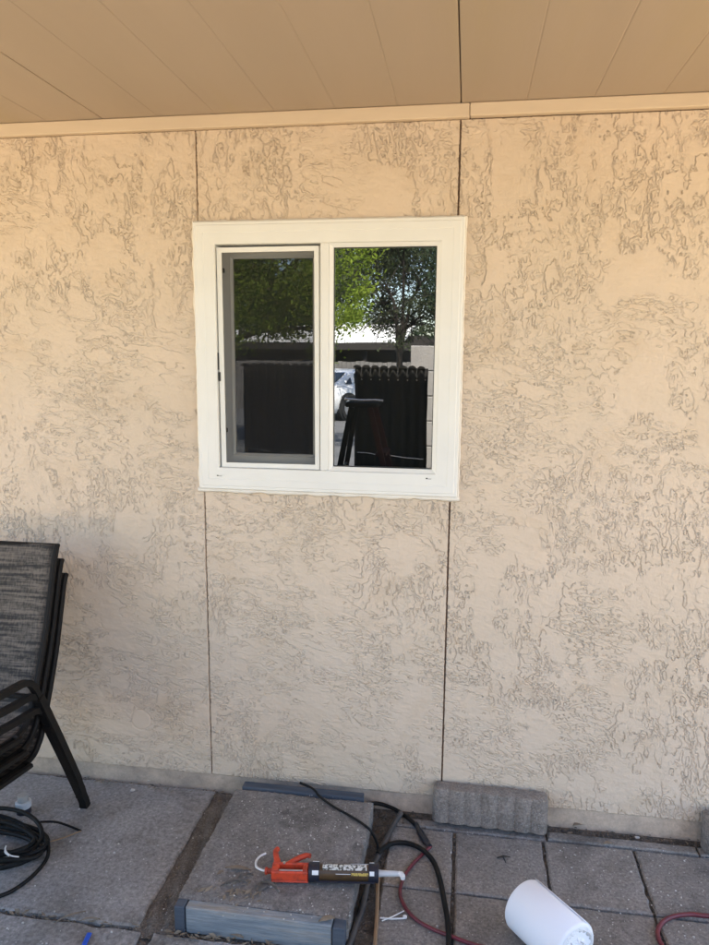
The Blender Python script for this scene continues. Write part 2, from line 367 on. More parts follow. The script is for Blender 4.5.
def stucco_panel(x0, x1, z0, z1, parent, d=D_):
    nz = int(round((z1-z0)/d))+1; zs = np.linspace(z0, z1, nz)
    a, b_ = max(x0, -1.78), min(x1, .95)                 # fine relief where it can be seen
    if d > .01 or b_ <= a: xs = np.linspace(x0, x1, int((x1-x0)/d)+1)
    else:
        xs = np.linspace(a, b_, int(round((b_-a)/d))+1)
        if a > x0: xs = np.concatenate([np.arange(x0, a-.003, .006), xs])
        if b_ < x1: xs = np.concatenate([xs, np.arange(b_+.006, x1-.001, .006), [x1]])
    nx = len(xs)
    ix = np.clip(((xs-X0)/D_).round().astype(int) % NX, 0, NX-1); iz = np.clip(((zs-PB)/D_).round().astype(int) % NZ, 0, NZ-1)
    h = height[np.ix_(iz, ix)]
    xs = np.concatenate([[x0], xs, [x1]]); zs = np.concatenate([[z0], zs, [z1]])
    h = np.pad(h, 1, mode='edge'); Y = -h; Y[0, :] = Y[-1, :] = .02; Y[:, 0] = Y[:, -1] = .02
    nx += 2; nz += 2
    jit = np.random.default_rng(int(abs(x0)*1000)).uniform(-.0011, .0011, (2, nz)); jit = np.convolve(jit[0], [.25, .5, .25], 'same'), np.convolve(jit[1], [.25, .5, .25], 'same')
    co = np.empty((nz, nx, 3), np.float32); co[..., 0] = xs[None]; co[:, 0, 0] += jit[0]; co[:, 1, 0] += jit[0]; co[:, -1, 0] += jit[1]; co[:, -2, 0] += jit[1]; co[..., 1] = Y; co[..., 2] = zs[:, None]
    me = bpy.data.meshes.new('stucco_panel'); me.vertices.add(nx*nz); me.vertices.foreach_set('co', co.ravel())
    i = (np.arange(nz-1)[:, None]*nx+np.arange(nx-1)[None]).ravel()
    q = np.stack([i, i+1, i+1+nx, i+nx], 1).astype(np.int32)
    me.loops.add(q.size); me.loops.foreach_set('vertex_index', q.ravel())
    me.polygons.add(len(q)); me.polygons.foreach_set('loop_start', np.arange(0, q.size, 4, dtype=np.int32))
    me.polygons.foreach_set('use_smooth', np.ones(len(q), bool)); me.update(calc_edges=True); me.validate()
    me.materials.append(M['stucco'])
    o = bpy.data.objects.new('stucco_panel', me); COL.objects.link(o); o.parent = parent; return o

wall = thing('house_wall', 'tan stucco house wall of large textured panels around the window', 'wall', (0, 0, 0))
XL, XR, G = -.941, -.0465, .0032
WX0, WX1, WZ0, WZ1 = -.953, -.0215, 1.207, 2.141       # window outer edges
stucco_panel(-2.165, XL-G, PB, PT, wall)
stucco_panel(XR+G, 1.172, PB, PT, wall)
stucco_panel(XL+G, XR-G, PB, WZ0+.02, wall)
stucco_panel(XL+G, XR-G, WZ1-.02, PT, wall)
stucco_panel(-3.4, -2.172, PB, PT, wall, .012)
stucco_panel(1.179, 2.4, PB, PT, wall, .012)
c = MB()                                                # sheathing behind the panels with the window opening
c.box(-3.4, -.935, .012, .12, -.06, 2.56).box(-.052, 2.4, .012, .12, -.06, 2.56).box(-.935, -.052, .012, .12, -.06, 1.225).box(-.935, -.052, .012, .12, 2.12, 2.56)
c.build('wall_core', 'core', wall)
MB().box(-3.4, 2.4, .008, .0115, -.06, .068).build('stem_wall', 'stem', wall)
b = MB().box(-3.4, -.019, -.021, .011, PT+.002, CEIL-.001, .003); b.build('trim_board', 'trim', wall)
b = MB().box(-.0175, 2.4, -.023, .011, PT+.004, CEIL-.001, .003); b.build('trim_board', 'trim', wall)
# ragged mortar smear along the bottom of the panels
b = MB(); pts = [(x, .006, .066+.004*math.sin(x*9)+rnd.uniform(-.002, .002)) for x in np.arange(-2.1, 1.1, .03)]
# dark room behind the glass
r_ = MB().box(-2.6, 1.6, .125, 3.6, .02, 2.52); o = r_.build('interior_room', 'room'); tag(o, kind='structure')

# ------------------------------------------------------------------ patio roof
roof = thing('patio_roof', 'tan grooved board patio ceiling with overhanging roof above the wall', 'roof', (0, 0, CEIL))
RY = -2.28
PW = 1.2215/6
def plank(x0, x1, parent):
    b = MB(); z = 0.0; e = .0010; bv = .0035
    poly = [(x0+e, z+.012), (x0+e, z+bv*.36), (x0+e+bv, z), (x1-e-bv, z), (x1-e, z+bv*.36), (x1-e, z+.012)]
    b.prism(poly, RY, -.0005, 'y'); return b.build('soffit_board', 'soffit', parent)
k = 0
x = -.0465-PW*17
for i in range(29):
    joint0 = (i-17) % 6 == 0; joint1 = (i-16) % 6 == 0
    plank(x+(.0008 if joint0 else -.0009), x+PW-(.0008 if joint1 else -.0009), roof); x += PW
MB().box(-3.6, 2.5, RY-.001, .0, .0125, .10).build('roof_deck', 'core', roof)
MB().box(-3.62, 2.52, RY-.045, RY-.003, -.03, .16, .004).build('fascia', 'trim', roof)
b = MB().prism([(RY-.10, .165), (4.2, 1.35), (4.2, 1.45), (RY-.10, .215)], -3.8, 2.7, 'x'); b.build('roof_shingles', 'roofing', roof)
b = MB().box(-3.6, -3.5, .13, 4.0, -2.5, 1.3).box(2.4, 2.5, .13, 4.0, -2.5, 1.3).box(-3.5, 2.4, 3.9, 4.0, -2.5, 1.3)
o = b.build('side_walls', 'stucco'); o.name = 'house_body'; o.location = (0, 0, CEIL); tag(o, 'tan stucco outer walls of the house behind the window wall', 'house')

# ------------------------------------------------------------------ window
win = thing('window', 'white vinyl sliding window with insect screen on its left half', 'window', (0, 0, WZ0))
def wb(name, m, parent, *boxes, bev=.002, sm=None):
    b = MB()
    for q in boxes: b.box(q[0], q[1], q[2], q[3], q[4]-WZ0, q[5]-WZ0, bev)
    return b.build(name, m, parent, sm)
FY = -.020
FI = .077                                         # face width
ix0, ix1, iz0, iz1 = WX0+FI, WX1-FI+.001, WZ0+FI+.003, WZ1-FI
# mitred outer frame: stepped profile swept round the rectangle, four members
def frame_member(side):
    """profile (inset from the outer edge, y)"""
    prof = [(0, .010), (0, FY+.004), (.003, FY), (.012, FY), (.014, FY-.0016), (.036, FY-.0016), (.038, FY-.0005), (.068, FY-.0005), (FI-.002, FY), (FI, FY+.003), (FI, .060), (.02, .060), (.02, .010)]
    b = MB()
    for end in (0, 1):
        for ins, y in prof:
            xa, xb, za, zb = WX0+ins, WX1-ins, WZ0+ins+(0.003*ins/FI), WZ1-ins
            p = {'top': ((xa, zb), (xb, zb)), 'bottom': ((xa, za), (xb, za)), 'left': ((xa, za), (xa, zb)), 'right': ((xb, za), (xb, zb))}[side][end]
            b.v.append((p[0], y, p[1]-WZ0))
    k = len(prof)
    b.f = [(j, (j+1) % k, k+(j+1) % k, k+j) for j in range(k)] + [tuple(range(k)), tuple(range(2*k-1, k-1, -1))]
    return b.build({'top': 'head', 'bottom': 'sill', 'left': 'jamb', 'right': 'jamb'}[side], 'vinyl', win, 20)
mem = {s: frame_member(s) for s in ('top', 'bottom', 'left', 'right')}
# centre mullion
mx0, mx1 = -.5035, -.474
wb('mullion', 'vinyl', win, (mx0, mx1, FY+.001, .058, iz0+.0005, iz1-.0005))
# fixed right pane: bevelled bead, gasket, glass
bx0, bx1, bz0, bz1 = mx1+.0008, ix1-.0005, iz0+.0008, iz1-.0008
def ring(name, m, parent, x0, x1, z0, z1, wd, ya, yb, y2, sm=None):
    """rectangular ring, outer face at ya sloping to yb at the inner edge, back at y2"""
    b = MB(); o_ = [(x0,z0),(x1,z0),(x1,z1),(x0,z1)]; i_ = [(x0+wd,z0+wd),(x1-wd,z0+wd),(x1-wd,z1-wd),(x0+wd,z1-wd)]
    b.v = [(p, ya, q-WZ0) for p, q in o_] + [(p, yb, q-WZ0) for p, q in i_] + [(p, y2, q-WZ0) for p, q in i_] + [(p, y2, q-WZ0) for p, q in o_]
    for r in range(4):
        for k in range(4):
            kn = (k+1) % 4; b.f.append((4*r+k, 4*r+kn, 4*((r+1) % 4)+kn, 4*((r+1) % 4)+k))
    return b.build(name, m, parent)
ring('glazing_bead', 'vinyl', win, bx0, bx1, bz0, bz1, .0135, FY+.002, FY+.010, .03)
gx0, gx1, gz0, gz1 = bx0+.0138, bx1-.0138, bz0+.0138, bz1-.0138
ring('gasket', 'gasket', win, gx0, gx1, gz0, gz1, .0025, -.004, -.003, .001)
def pane(name, x0, x1, z0, z1, y, parent):
    b = MB(); b.v = [(x0,y,z0-WZ0),(x1,y,z0-WZ0),(x1,y,z1-WZ0),(x0,y,z1-WZ0)]; b.f = [(0,1,2,3)]
    return b.build(name, 'glass', parent, fix=False)
pane('glass_pane', gx0+.001, gx1-.001, gz0+.001, gz1-.001, 0.0, win)
# sliding sash on the left, behind the screen
sx0, sx1, sz0, sz1 = ix0+.012, mx0-.001, iz0+.012, iz1-.006
sash = ring('sash', 'vinyl', win, sx0, sx1, sz0, sz1, .034, .022, .024, .05)
ring('sash_bead', 'vinyl', sash, sx0+.030, sx1-.030+.022, sz0+.029, sz1-.029, .008, .020, .026, .04)
pane('glass_pane', sx0+.036, sx1-.0005, sz0+.035, sz1-.035, .031, sash)
for z in (1.98, 1.42):
    wb('sash_roller', 'gasket', sash, (ix0+.006, ix0+.024, .004, .016, z-.008, z+.008))
# dark track behind the screen
wb('track', 'vinyl', win, (ix0+.0005, mx0-.0005, .010, .058, iz0+.0005, iz0+.011), bev=.001)
# insect screen: thin white frame leaning slightly in the opening, with mesh
scr = bpy.data.objects.new('insect_screen', None); COL.objects.link(scr); scr.parent = win; scr.rotation_euler = (0, R(-.22), 0)
cx0, cx1, cz0, cz1 = ix0+.0075, mx0-.004, iz0+.004, iz1-.006
ring('screen_frame', 'vinyl', scr, cx0, cx1, cz0, cz1, .0165, -.010, -.008, .000)
b = MB(); b.v = [(cx0+.012,-.0045,cz0+.012-WZ0),(cx1-.012,-.0045,cz0+.012-WZ0),(cx1-.012,-.0045,cz1-.012-WZ0),(cx0+.012,-.0045,cz1-.012-WZ0)]; b.f = [(0,1,2,3)]
b.build('screen_mesh', 'mesh', scr, fix=False)
lp = ony(220, 366, -.012)
wb('screen_latch', 'gasket', scr, (lp.x-.0045, lp.x+.0025, -.0135, -.009, lp.z-.05, lp.z-.018), (lp.x-.006, lp.x-.002, -.013, -.009, lp.z-.01, lp.z+.05), bev=.0008)
for px, py in ((220, 475.5), (429, 478.5)):
    q = ony(px, py, FY)
    wb('weep_hole', 'gasket', mem['bottom'], (q.x-.011, q.x+.008, FY-.0022, FY+.001, q.z-.002, q.z+.002), bev=.0005)
    wb('weep_cover', 'vinyl', mem['bottom'], (q.x-.005, q.x+.014, FY-.0032, FY-.0022, q.z-.0005, q.z+.004), bev=.0003)
# irregular caulk line round the frame
def caulk(pts, r):
    P = []; N = max(12, int((Vector(pts[1])-Vector(pts[0])).length/.009))
    def wob(n_, k_):
        g = np.convolve(np.random.default_rng(int(abs(pts[0][0]*1000+pts[1][2]*777))+k_).standard_normal(n_+10), np.hanning(7)/2.2, 'same')[5:n_+5]; return g
    wx, wz, wr = wob(N+1, 1), wob(N+1, 2), wob(N+1, 3)
    for i in range(N+1):
        p = Vector(pts[0]).lerp(Vector(pts[1]), i/N); P.append(p+Vector((wx[i]*.0006, 0, wz[i]*.0006)))
    rs = [r*max(.45, 1+.26*q) for q in wr]
    b = MB(); b.tube(P, rs, 6); return b.build('caulk_bead', 'caulk', win, 60)
e = .002; z0_, z1_ = -e, WZ1-WZ0+e
caulk(((WX0-e,-.003,z0_-.006), (WX0-e,-.003,z1_)), .0050); caulk(((WX1+e,-.003,z0_-.004), (WX1+e,-.003,z1_)), .0042)
caulk(((WX0-.008,-.004,z0_-.004), (WX1+.008,-.004,z0_-.004)), .0092); caulk(((WX0,-.003,z1_), (WX1,-.003,z1_)), .0035)

# ------------------------------------------------------------------ patio floor: slabs and pavers
floor = bpy.data.objects.new('patio_floor', None); COL.objects.link(floor); tag(floor, kind='structure')
MB().box(-3.6, 2.6, -2.40, .008, -.055, -.016).build('bedding_soil', 'dirt', floor)
def rough_slab(name, m, x0, x1, y0, y1, z, th, jag=.003, seg=.03, tilt=(0, 0), chip=.0):
    """slab with worn, uneven edges and a chamfered rim"""
    P = []
    def side(a, b_):
        L = (Vector(b_)-Vector(a)).length; N = max(3, int(L/seg))
        for i in range(N):
            t = i/N; q = Vector(a).lerp(Vector(b_), t)
            j = jag*(rnd.uniform(-1, 1)+ (2*rnd.random()**8 if chip else 0)); nx, ny = (Vector(b_)-Vector(a)).normalized().yx
            P.append((q.x-nx*j*(1 if i else 0)*1.0, q.y+ny*j*(1 if i else 0)))
    side((x0,y0),(x1,y0)); side((x1,y0),(x1,y1)); side((x1,y1),(x0,y1)); side((x0,y1),(x0,y0))
    cx, cy = (x0+x1)/2, (y0+y1)/2
    b = MB(); k = len(P)
    def zz(px, py): return z+tilt[0]*(px-cx)+tilt[1]*(py-cy)
    for f, dz in ((1.0, -th), (1.0, -.005), (0, 0)):
        for px, py in P:
            if f: b.v.append((px, py, zz(px, py)+dz))
            else:
                d = Vector((cx-px, cy-py)); d.x = max(-.006, min(.006, d.x*.2)); d.y = max(-.006, min(.006, d.y*.2))
                b.v.append((px+d.x, py+d.y, zz(px, py)))
    for r in range(2):
        for j in range(k): b.f.append((r*k+j, r*k+(j+1) % k, (r+1)*k+(j+1) % k, (r+1)*k+j))
    b.f.append(tuple(range(2*k, 3*k)))
    o = b.build(name, m, floor, 35); return o
# dusty soil filling the wide joint between the slab and the step
b = MB(); nxj, nyj = 14, 80
for j in range(nyj+1):
    for i in range(nxj+1):
        b.v.append((-.935+.14*i/nxj, -.73+.722*j/nyj, -.0085+.0035*math.sin(i*1.3+j*.21)+rnd.uniform(-.0028, .0028)))
b.f = [(j*(nxj+1)+i, j*(nxj+1)+i+1, (j+1)*(nxj+1)+i+1, (j+1)*(nxj+1)+i) for j in range(nyj) for i in range(nxj)]
b.build('joint_soil', 'joint_soil', floor, 60)
# large old slabs on the left
rough_slab('slab', 'slab', -1.86, -.922, -.700, -.012, 0, .05, .004, tilt=(.004, .004), chip=1)
rough_slab('slab', 'slab', -2.80, -1.875, -.700, -.012, .002, .05, .004)
for i, (a, b_) in enumerate(((-2.80, -1.875), (-1.86, -.905), (-.865, -.325))):
    for j in range(3): rough_slab('slab', 'slab', a, b_, -1.26-.555*j, -.711-.555*j, -.002+rnd.uniform(-.003, .003), .05, .004, chip=1)
# square pavers on the right
xs_ = [-.222, .001, .0125, .3115, .3205, .6165, .6255, .925, .934, 1.235, 1.244, 1.545, 1.554, 1.855, 1.864, 2.165]
for ci in range(0, len(xs_), 2):
    for rj in range(7):
        y1 = -.099-.3065*rj; y0 = y1-.3015
        off = 0 if ci else 0
        rough_slab('paver', 'concrete', xs_[ci]+rnd.uniform(-.001, .001), xs_[ci+1], y0, y1, rnd.uniform(-.003, .003), .045, .0018, tilt=(rnd.uniform(-.008, .008), rnd.uniform(-.008, .008)), chip=1)
rough_slab('edge_strip', 'concrete', .335, .84, -.092, -.052, .004, .04, .002)
rough_slab('edge_strip', 'concrete', .846, 2.1, -.092, -.050, .002, .04, .002)
rough_slab('edge_strip', 'concrete', -.215, .33, -.092, -.045, -.004, .04, .003)

# crumbly dirt and grit in joints (uncountable)
def litter(name, label, spots, count, size, m, zr=(-.014, -.002), cat=None, flat=.45):
    b = MB()
    for i in range(count):
        x0, x1, y0, y1 = rnd.choices(spots, [max(.001, (q[1]-q[0])*(q[3]-q[2]))**.7 for q in spots])[0][:4]
        p = Vector((rnd.uniform(x0, x1), rnd.uniform(y0, y1), rnd.uniform(*zr))); s = size*rnd.uniform(.4, 1.5)
        i0 = len(b.v); a = rnd.random()*6.28
        for kk in range(4):
            aa = a+kk*1.57+rnd.uniform(-.5, .5); b.v.append((p.x+math.cos(aa)*s, p.y+math.sin(aa)*s*rnd.uniform(.5, 1), p.z))
        b.v.append((p.x+rnd.uniform(-.3, .3)*s, p.y+rnd.uniform(-.3, .3)*s, p.z+s*flat*rnd.uniform(.6, 1.4))); 
        b.f += [(i0+q, i0+(q+1) % 4, i0+4) for q in range(4)]
    o = b.build(name, m, None); tag(o, label, cat, kind='stuff'); return o
litter('soil_crumbs', 'dark soil crumbs filling the joints between slabs and pavers', [(-.30,-.215,-.75,-.02),(-1.6,-.3,-.73,-.695),(.30,.9,-.05,0),(-1.6,-.85,-.03,0),(-.30,-.05,-.09,0),(.001,.0125,-.9,-.1),(.3115,.3205,-.9,-.1),(.6165,.6255,-.9,-.1)], 2200, .0055, 'dirt', (-.016, -.004), 'soil')

# ------------------------------------------------------------------ low step: concrete pad with worn blue-grey board edging
ST = .078
stp = thing('step', 'low concrete step edged with worn blue grey boards below the window', 'step', (-.552, -.39, 0))
def sb(name, m, x0, x1, y0, y1, z0, z1, bev=.003, par=stp):
    b = MB().box(x0+.552, x1+.552, y0+.39, y1+.39, z0, z1, bev); return b.build(name, m, par)
b = MB(); NXs, NYs = 52, 56; x0, x1, y0, y1 = -.812, -.292, -.655, -.092
for j in range(NYs+1):
    for i in range(NXs+1):
        u, v = i/NXs, j/NYs; ed = min(u, 1-u, v, 1-v)
        z = ST-.001+.0016*math.sin(7*u+3*v)*math.sin(5*v-2*u) + rnd.uniform(-.0007, .0007) - (.004 if ed == 0 else 0)
        b.v.append((x0+(x1-x0)*u+.552+(rnd.uniform(-.003,.003) if ed == 0 else 0), y0+(y1-y0)*v+.39+(rnd.uniform(-.003,.003) if ed == 0 else 0), z))
for j in range(NYs):
    for i in range(NXs):
        a = j*(NXs+1)+i; b.f.append((a, a+1, a+NXs+2, a+NXs+1))
rim = [i for i in range(NXs+1)] + [(j)*(NXs+1)+NXs for j in range(1, NYs+1)] + [NYs*(NXs+1)+i for i in range(NXs-1, -1, -1)] + [j*(NXs+1) for j in range(NYs-1, 0, -1)]
i0 = len(b.v)
for q in rim: b.v.append((b.v[q][0], b.v[q][1], -.012))
for k in range(len(rim)):
    kn = (k+1) % len(rim); b.f.append((rim[k], i0+k, i0+kn, rim[kn]))
b.build('pad', 'step', stp, 40)
sb('edge_board', 'bluewood', -.774, -.334, -.690, -.657, -.010, ST-.002)
sb('corner_block', 'bluedark', -.808, -.777, -.693, -.657, -.010, ST-.001)
sb('corner_block', 'bluedark', -.331, -.296, -.695, -.657, -.010, ST-.003)
sb('edge_board', 'bluedark', -.79, -.33, -.088, -.050, -.010, ST+.006)

# ------------------------------------------------------------------ scalloped concrete edgers
def edger(label, loc, rz, tilt, wdt, n, grp):
    t = bpy.data.objects.new('garden_edger', None)
    prof = []; N = n*10; th = .05; h = .130
    rows = []
    def yf(u): return -th-.0085*abs(math.sin(math.pi*u*n))**.7 + (.012*(1-min(1, u/.03, (1-u)/.03))**2)
    b = MB(); lev = [(0, .0), (.004, 1), (h-.010, 1), (h-.003, .75), (h, .35)]
    for z, k in lev:
        for i in range(N+1):
            u = i/N; b.v.append(((u-.5)*wdt, yf(u)*1.0+(1-k)*.007+rnd.uniform(-.0009, .0009)+.0012*math.sin(u*23+z*40), z - (.0035*(1-abs(math.sin(math.pi*u*n)))+.008*(1-min(1, u/.04, (1-u)/.04))**2 if z > h-.012 else 0)))
        for i in range(N+1):
            u = 1-i/N; b.v.append(((u-.5)*wdt, 0+(.004 if z > h-.004 else 0), z-(.008*(1-min(1, u/.04, (1-u)/.04))**2 if z > h-.012 else 0)))
    k = 2*(N+1)
    for r in range(len(lev)-1):
        for j in range(k): b.f.append((r*k+j, r*k+(j+1) % k, (r+1)*k+(j+1) % k, (r+1)*k+j))
    def capf(o_):
        for i in range(N): b.f.append((o_+i, o_+i+1, o_+k-2-i, o_+k-1-i))
    capf(0); capf((len(lev)-1)*k)
    o = b.build('garden_edger', 'edger', None, 50); o.location = loc; o.rotation_euler = (tilt, 0, rz)
    tag(o, label, 'edging', grp); return o
edger('scalloped grey concrete edging block leaning on the wall beneath the window', (.129, -.030, .006), R(-1.5), R(-5), .408, 7, 'scalloped edging blocks')
edger('grey concrete edging block cut off by the right picture border', (1.062, -.036, .004), R(2), R(-5), .408, 7, 'scalloped edging blocks')

# ------------------------------------------------------------------ stacked sling chairs
def make_chair():
    t = thing('patio_chair', 'x', 'chair')
    Wd = .58; h = Wd/2
    # local: side frames at x = +-h, y back = +, z up. world offset added by the empty
    def rail(x):
        P = catmull([(x, .150, .905), (x, .128, .86), (x, .055, .64), (x, -.035, .44), (x, -.075, .375), (x, -.14, .345), (x, -.30, .365), (x, -.50, .40), (x, -.56, .40), (x, -.60, .375)], 6)
        return P
    for sx in (-1, 1):
        b = MB(); b.tube(rail(sx*(h-.03)), .0105, 8, sq=(1, 0, 0)); b.build('sling_rail', 'chairmetal', t, 40)
        P = catmull([(sx*h, -.50, 0.0), (sx*h, -.53, .25), (sx*h, -.52, .50), (sx*h, -.47, .555), (sx*h, -.36, .555), (sx*h, -.22, .535), (sx*h, -.125, .522), (sx*h, -.085, .490), (sx*h, -.06, .44)], 6)
        b = MB(); b.tube(P, .014, 4, sq=(1, 0, 0)); b.build('arm_frame', 'chairmetal', t, 40)
        b = MB(); b.tube([(sx*h, -.062, .445), (sx*h, .04, .235), (sx*h, .135, .03), (sx*h, .142, 0.0)], [.0195, .0195, .0195, .0205], 4, sq=(1, 0, 0)); b.build('leg', 'chairmetal', t, 40)
        b = MB(); b.tube([(sx*(h-.03), -.16, .350), (sx*h, -.17, .352), (sx*h, -.5, .40)], .010, 6); b.build('brace', 'chairmetal', t, 40)
    b = MB(); b.tube([(-h+.03, .160, .898), (h-.03, .160, .898)], .008, 8); b.build('crossbar', 'chairmetal', t, 40)
    b = MB(); b.tube([(-h+.03, -.04, .43), (h-.03, -.04, .43)], .009, 6); b.build('crossbar', 'chairmetal', t, 40)
    # sling: sheet between the rails with a slight sag
    R_ = rail(0)[0:-2]; b = MB(); nx = 14
    for p in R_:
        for i in range(nx+1):
            u = i/nx; sag = -.018*math.sin(math.pi*u)
            nrm = Vector((0, .95, -.3)) if p.z > .45 else Vector((0, .2, 1))
            q = Vector(((u-.5)*(Wd-.06), p.y, p.z)) + (Vector((0, .016*math.sin(math.pi*u), 0)) if p.z > .42 else Vector((0, 0, sag)))
            b.v.append(tuple(q+Vector((0, -.004, 0))))
    for j in range(len(R_)-1):
        for i in range(nx):
            a = j*(nx+1)+i; b.f.append((a, a+1, a+nx+2, a+nx+1))
    o = b.build('sling', 'sling', t, 60); m_ = o.modifiers.new('thick', 'SOLIDIFY'); m_.thickness = .003
    return t
ch0 = make_chair()
CX = -1.375-.29
for i, (lab) in enumerate(('bottom chair of the stack of dark sling patio chairs', 'middle chair of the stack of dark sling patio chairs', 'topmost chair of the dark sling patio chair stack with striped back facing forward')):
    o = ch0 if i == 0 else tree_copy(ch0)
    o.location = (CX+.004*i, -.325-.028*i, .062*i+.0005); tag(o, lab, 'chair', 'stacked sling patio chairs')

# ------------------------------------------------------------------ cables and hoses
def cable(name, label, cat, pts, r, m, n=8, z=None, sub=8, grp=None):
    P = []
    for q in pts:
        zc = (q[2] if len(q) > 2 else 0)+r; P.append(onz(q[0], q[1], zc))
    b = MB(); b.tube(catmull(P, sub), r, n); o = b.build(name, m, None, 60); return tag(o, label, cat, grp)
cable('black_cable', 'thin black cable crossing the top of the concrete step', 'cable', [(300,783,.082),(313,789,.080),(320,797,.080),(334,807,.080),(350,816,.080),(364,825,.080),(372,833,.06),(378,850,.0),(372,880,-.006),(360,905,-.006),(352,950,-.006)], .0045, 'black_rubber')
b = cable('tool_cord', 'thick dark cord from the step corner to a taped connector', 'cord', [(368,804,.03),(380,804,.004),(396,810,0),(410,820,0),(419,830,0),(430,847,0)], .0072, 'black_rubber')
bm_ = MB(); bm_.tube(catmull([onz(416,824,.008), onz(422,836,.011), onz(430,847,.010)], 6), [.009]*4+[.0125]*6+[.009]*3, 8); bm_.build('taped_connector', 'tape', b, 60)
cable('air_hose', 'maroon hose looping from the taped connector over the pavers', 'hose', [(431,846,.002),(424,853,0),(413,864,0),(404,877,0),(400,892,0),(404,905,0),(414,918,0),(430,928,0),(450,936,0),(475,945,0),(520,955,0)], .0058, 'maroon')
cable('black_hose', 'thick black hose arching over the pavers beside the caulking gun', 'hose', [(378,854,.004),(384,848,.004),(395,843,.002),(410,844,.0),(424,851,.007),(434,863,0),(440,880,0),(444,900,0),(448,925,0),(449,960,0)], .0085, 'black_rubber')
cable('grey_hose', 'grey rubber hose lying in the gap beside the step', 'hose', [(401,813,.016),(393,826,.004),(385,842,0),(377,858,-.004),(370,876,-.006),(366,892,-.006),(362,910,-.006),(356,926,-.006),(346,955,-.006)], .0095, 'grey_rubber')
cable('maroon_hose', 'maroon hose end curving in at the right picture border', 'hose', [(760,916),(709,916),(692,914.5),(676,916),(664,921),(658,930),(659,940),(668,955)], .0068, 'maroon')
# coil of black cable
def coil():
    t = thing('cable_coil', 'coil of black power cable on the slab before the stacked chairs', 'cable', onz(0, 845, 0))
    L = Vector(t.location); rr_ = random.Random(3)
    for k in range(6):
        cx_, cy_ = L.x-.045+rr_.uniform(-.02, .02), L.y-.02+rr_.uniform(-.03, .03); a0 = rr_.random()*6
        ra, rb = .225-.012*(k % 4)+rr_.uniform(-.012, .012), .115-.010*(k % 3)+rr_.uniform(-.01, .01); P = []
        for i in range(41):
            a = a0+i/40*6.4
            P.append((cx_-L.x+ra*math.cos(a)+.006*math.sin(3*a+k), cy_-L.y+rb*math.sin(a)+.008*math.sin(2*a+k), .0065+.012*k*(.5+.3*math.sin(a*2+k))+.004))
        b = MB(); b.tube(P, .0076, 7); b.build('cable_loop', 'black_rubber', t, 60)
    def part(name, m, pts, r):
        b = MB(); b.tube(catmull([Vector(q)-L for q in pts], 6), r, 7); b.build(name, m, t, 60)
    part('cable_end', 'black_rubber', [onz(48,842,.03), onz(48,855,.012), onz(42,866,.006), onz(28,880,.006), onz(8,893,.006), onz(-20,902,.006)], .0065)
    part('cable_end', 'black_rubber', [onz(40,822,.03), onz(55,822,.025), onz(66,825,.012), onz(81,831,.005)], .004)
    part('copper_wire', 'stick', [onz(81,831,.005), onz(66,837,.004), onz(50,842,.004)], .0025)
    part('wire_end', 'white_plastic', [onz(5,848,.06), onz(7,853,.062), onz(12,856,.058), onz(19,857,.05)], .0022)
    part('wire_end', 'white_plastic', [onz(6,846,.06), onz(5,852,.062), onz(9,856,.058)], .0022)
    return t
coil()
# pale connector standing behind the coil
q = onz(24, 812, 0)
pl = thing('cable_plug', 'pale grey threaded plug upright behind the black cable coil', 'plug', q)
b = MB().lathe([(.026, 0), (.026, .018), (.022, .022)], 20); b.build('collar', 'navy', pl, 40)
b = MB().lathe([(.0275, .022), (.0285, .024), (.0285, .042), (.026, .045), (.020, .046)], 12); b.build('ring_nut', 'grey_plastic', pl, 30)
b = MB().lathe([(.0195, .046), (.0195, .066), (.018, .069), (.010, .0695)], 20); b.build('tip', 'cmu', pl, 40)

# ------------------------------------------------------------------ caulking gun lying on the step
gc = onz(310, 872, ST+.028); ge = onz(378, 873.5, ST+.028)
ang = math.atan2(ge.y-gc.y, ge.x-gc.x)
gun = thing('caulking_gun', 'orange caulking gun with loaded cartridge lying on the concrete step', 'caulking gun', (gc.x, gc.y, ST), ang)
GL = (ge-gc).length; r0 = .0240; zc = .028
b = MB(); b.box(-.118, -.004, -.025, .023, zc-.021, zc-.014, .003); b.box(-.118, -.004, -.025, -.016, zc-.014, zc+.016, .003); b.box(-.118, -.004, .014, .023, zc-.014, zc+.016, .003); b.box(-.118, -.096, -.016, .014, zc-.014, zc+.016, .003); b.box(-.022, -.004, -.016, .014, zc-.014, zc+.016, .003)
body = b.build('body', 'orange', gun)
b = MB().box(-.0955, -.0225, -.0155, .0135, zc-.0135, zc-.004, .001); b.build('spring_housing', 'gasket', body)
b = MB(); b.tube([(-.096, 0, zc+.003), (-.022, 0, zc+.003)], .0036, 8); b.build('plunger_rod', 'steel', gun, 50)
b = MB().lathe([(.0045, 0), (.0045, .004), (.002, .005)], 10, (-.082, .018, zc+.014), (0, 0, 1)); b.build('pivot_pin', 'steel', gun, 40)
b = MB().lathe([(.008, 0), (.008, .014), (.011, .015), (.011, .021), (.005, .023)], 14, (-.118, 0, zc), (-1, 0, 0)); b.build('rod_guide', 'orange', body, 40)
b = MB(); b.tube(catmull([(-.104, .018, zc), (-.107, .040, zc), (-.115, .072, zc), (-.118, .092, zc), (-.112, .104, zc)], 4), [.011]*6+[.0092]*6+[.0085]*4+[.0075], 8); b.build('handle', 'orange', gun, 50)
b = MB(); b.tube(catmull([(-.084, .020, zc), (-.064, .040, zc), (-.038, .062, zc), (-.018, .074, zc), (-.004, .072, zc)], 4), [.008]*5+[.0088]*8+[.0075]*4, 8); b.build('trigger', 'orange', gun, 50)
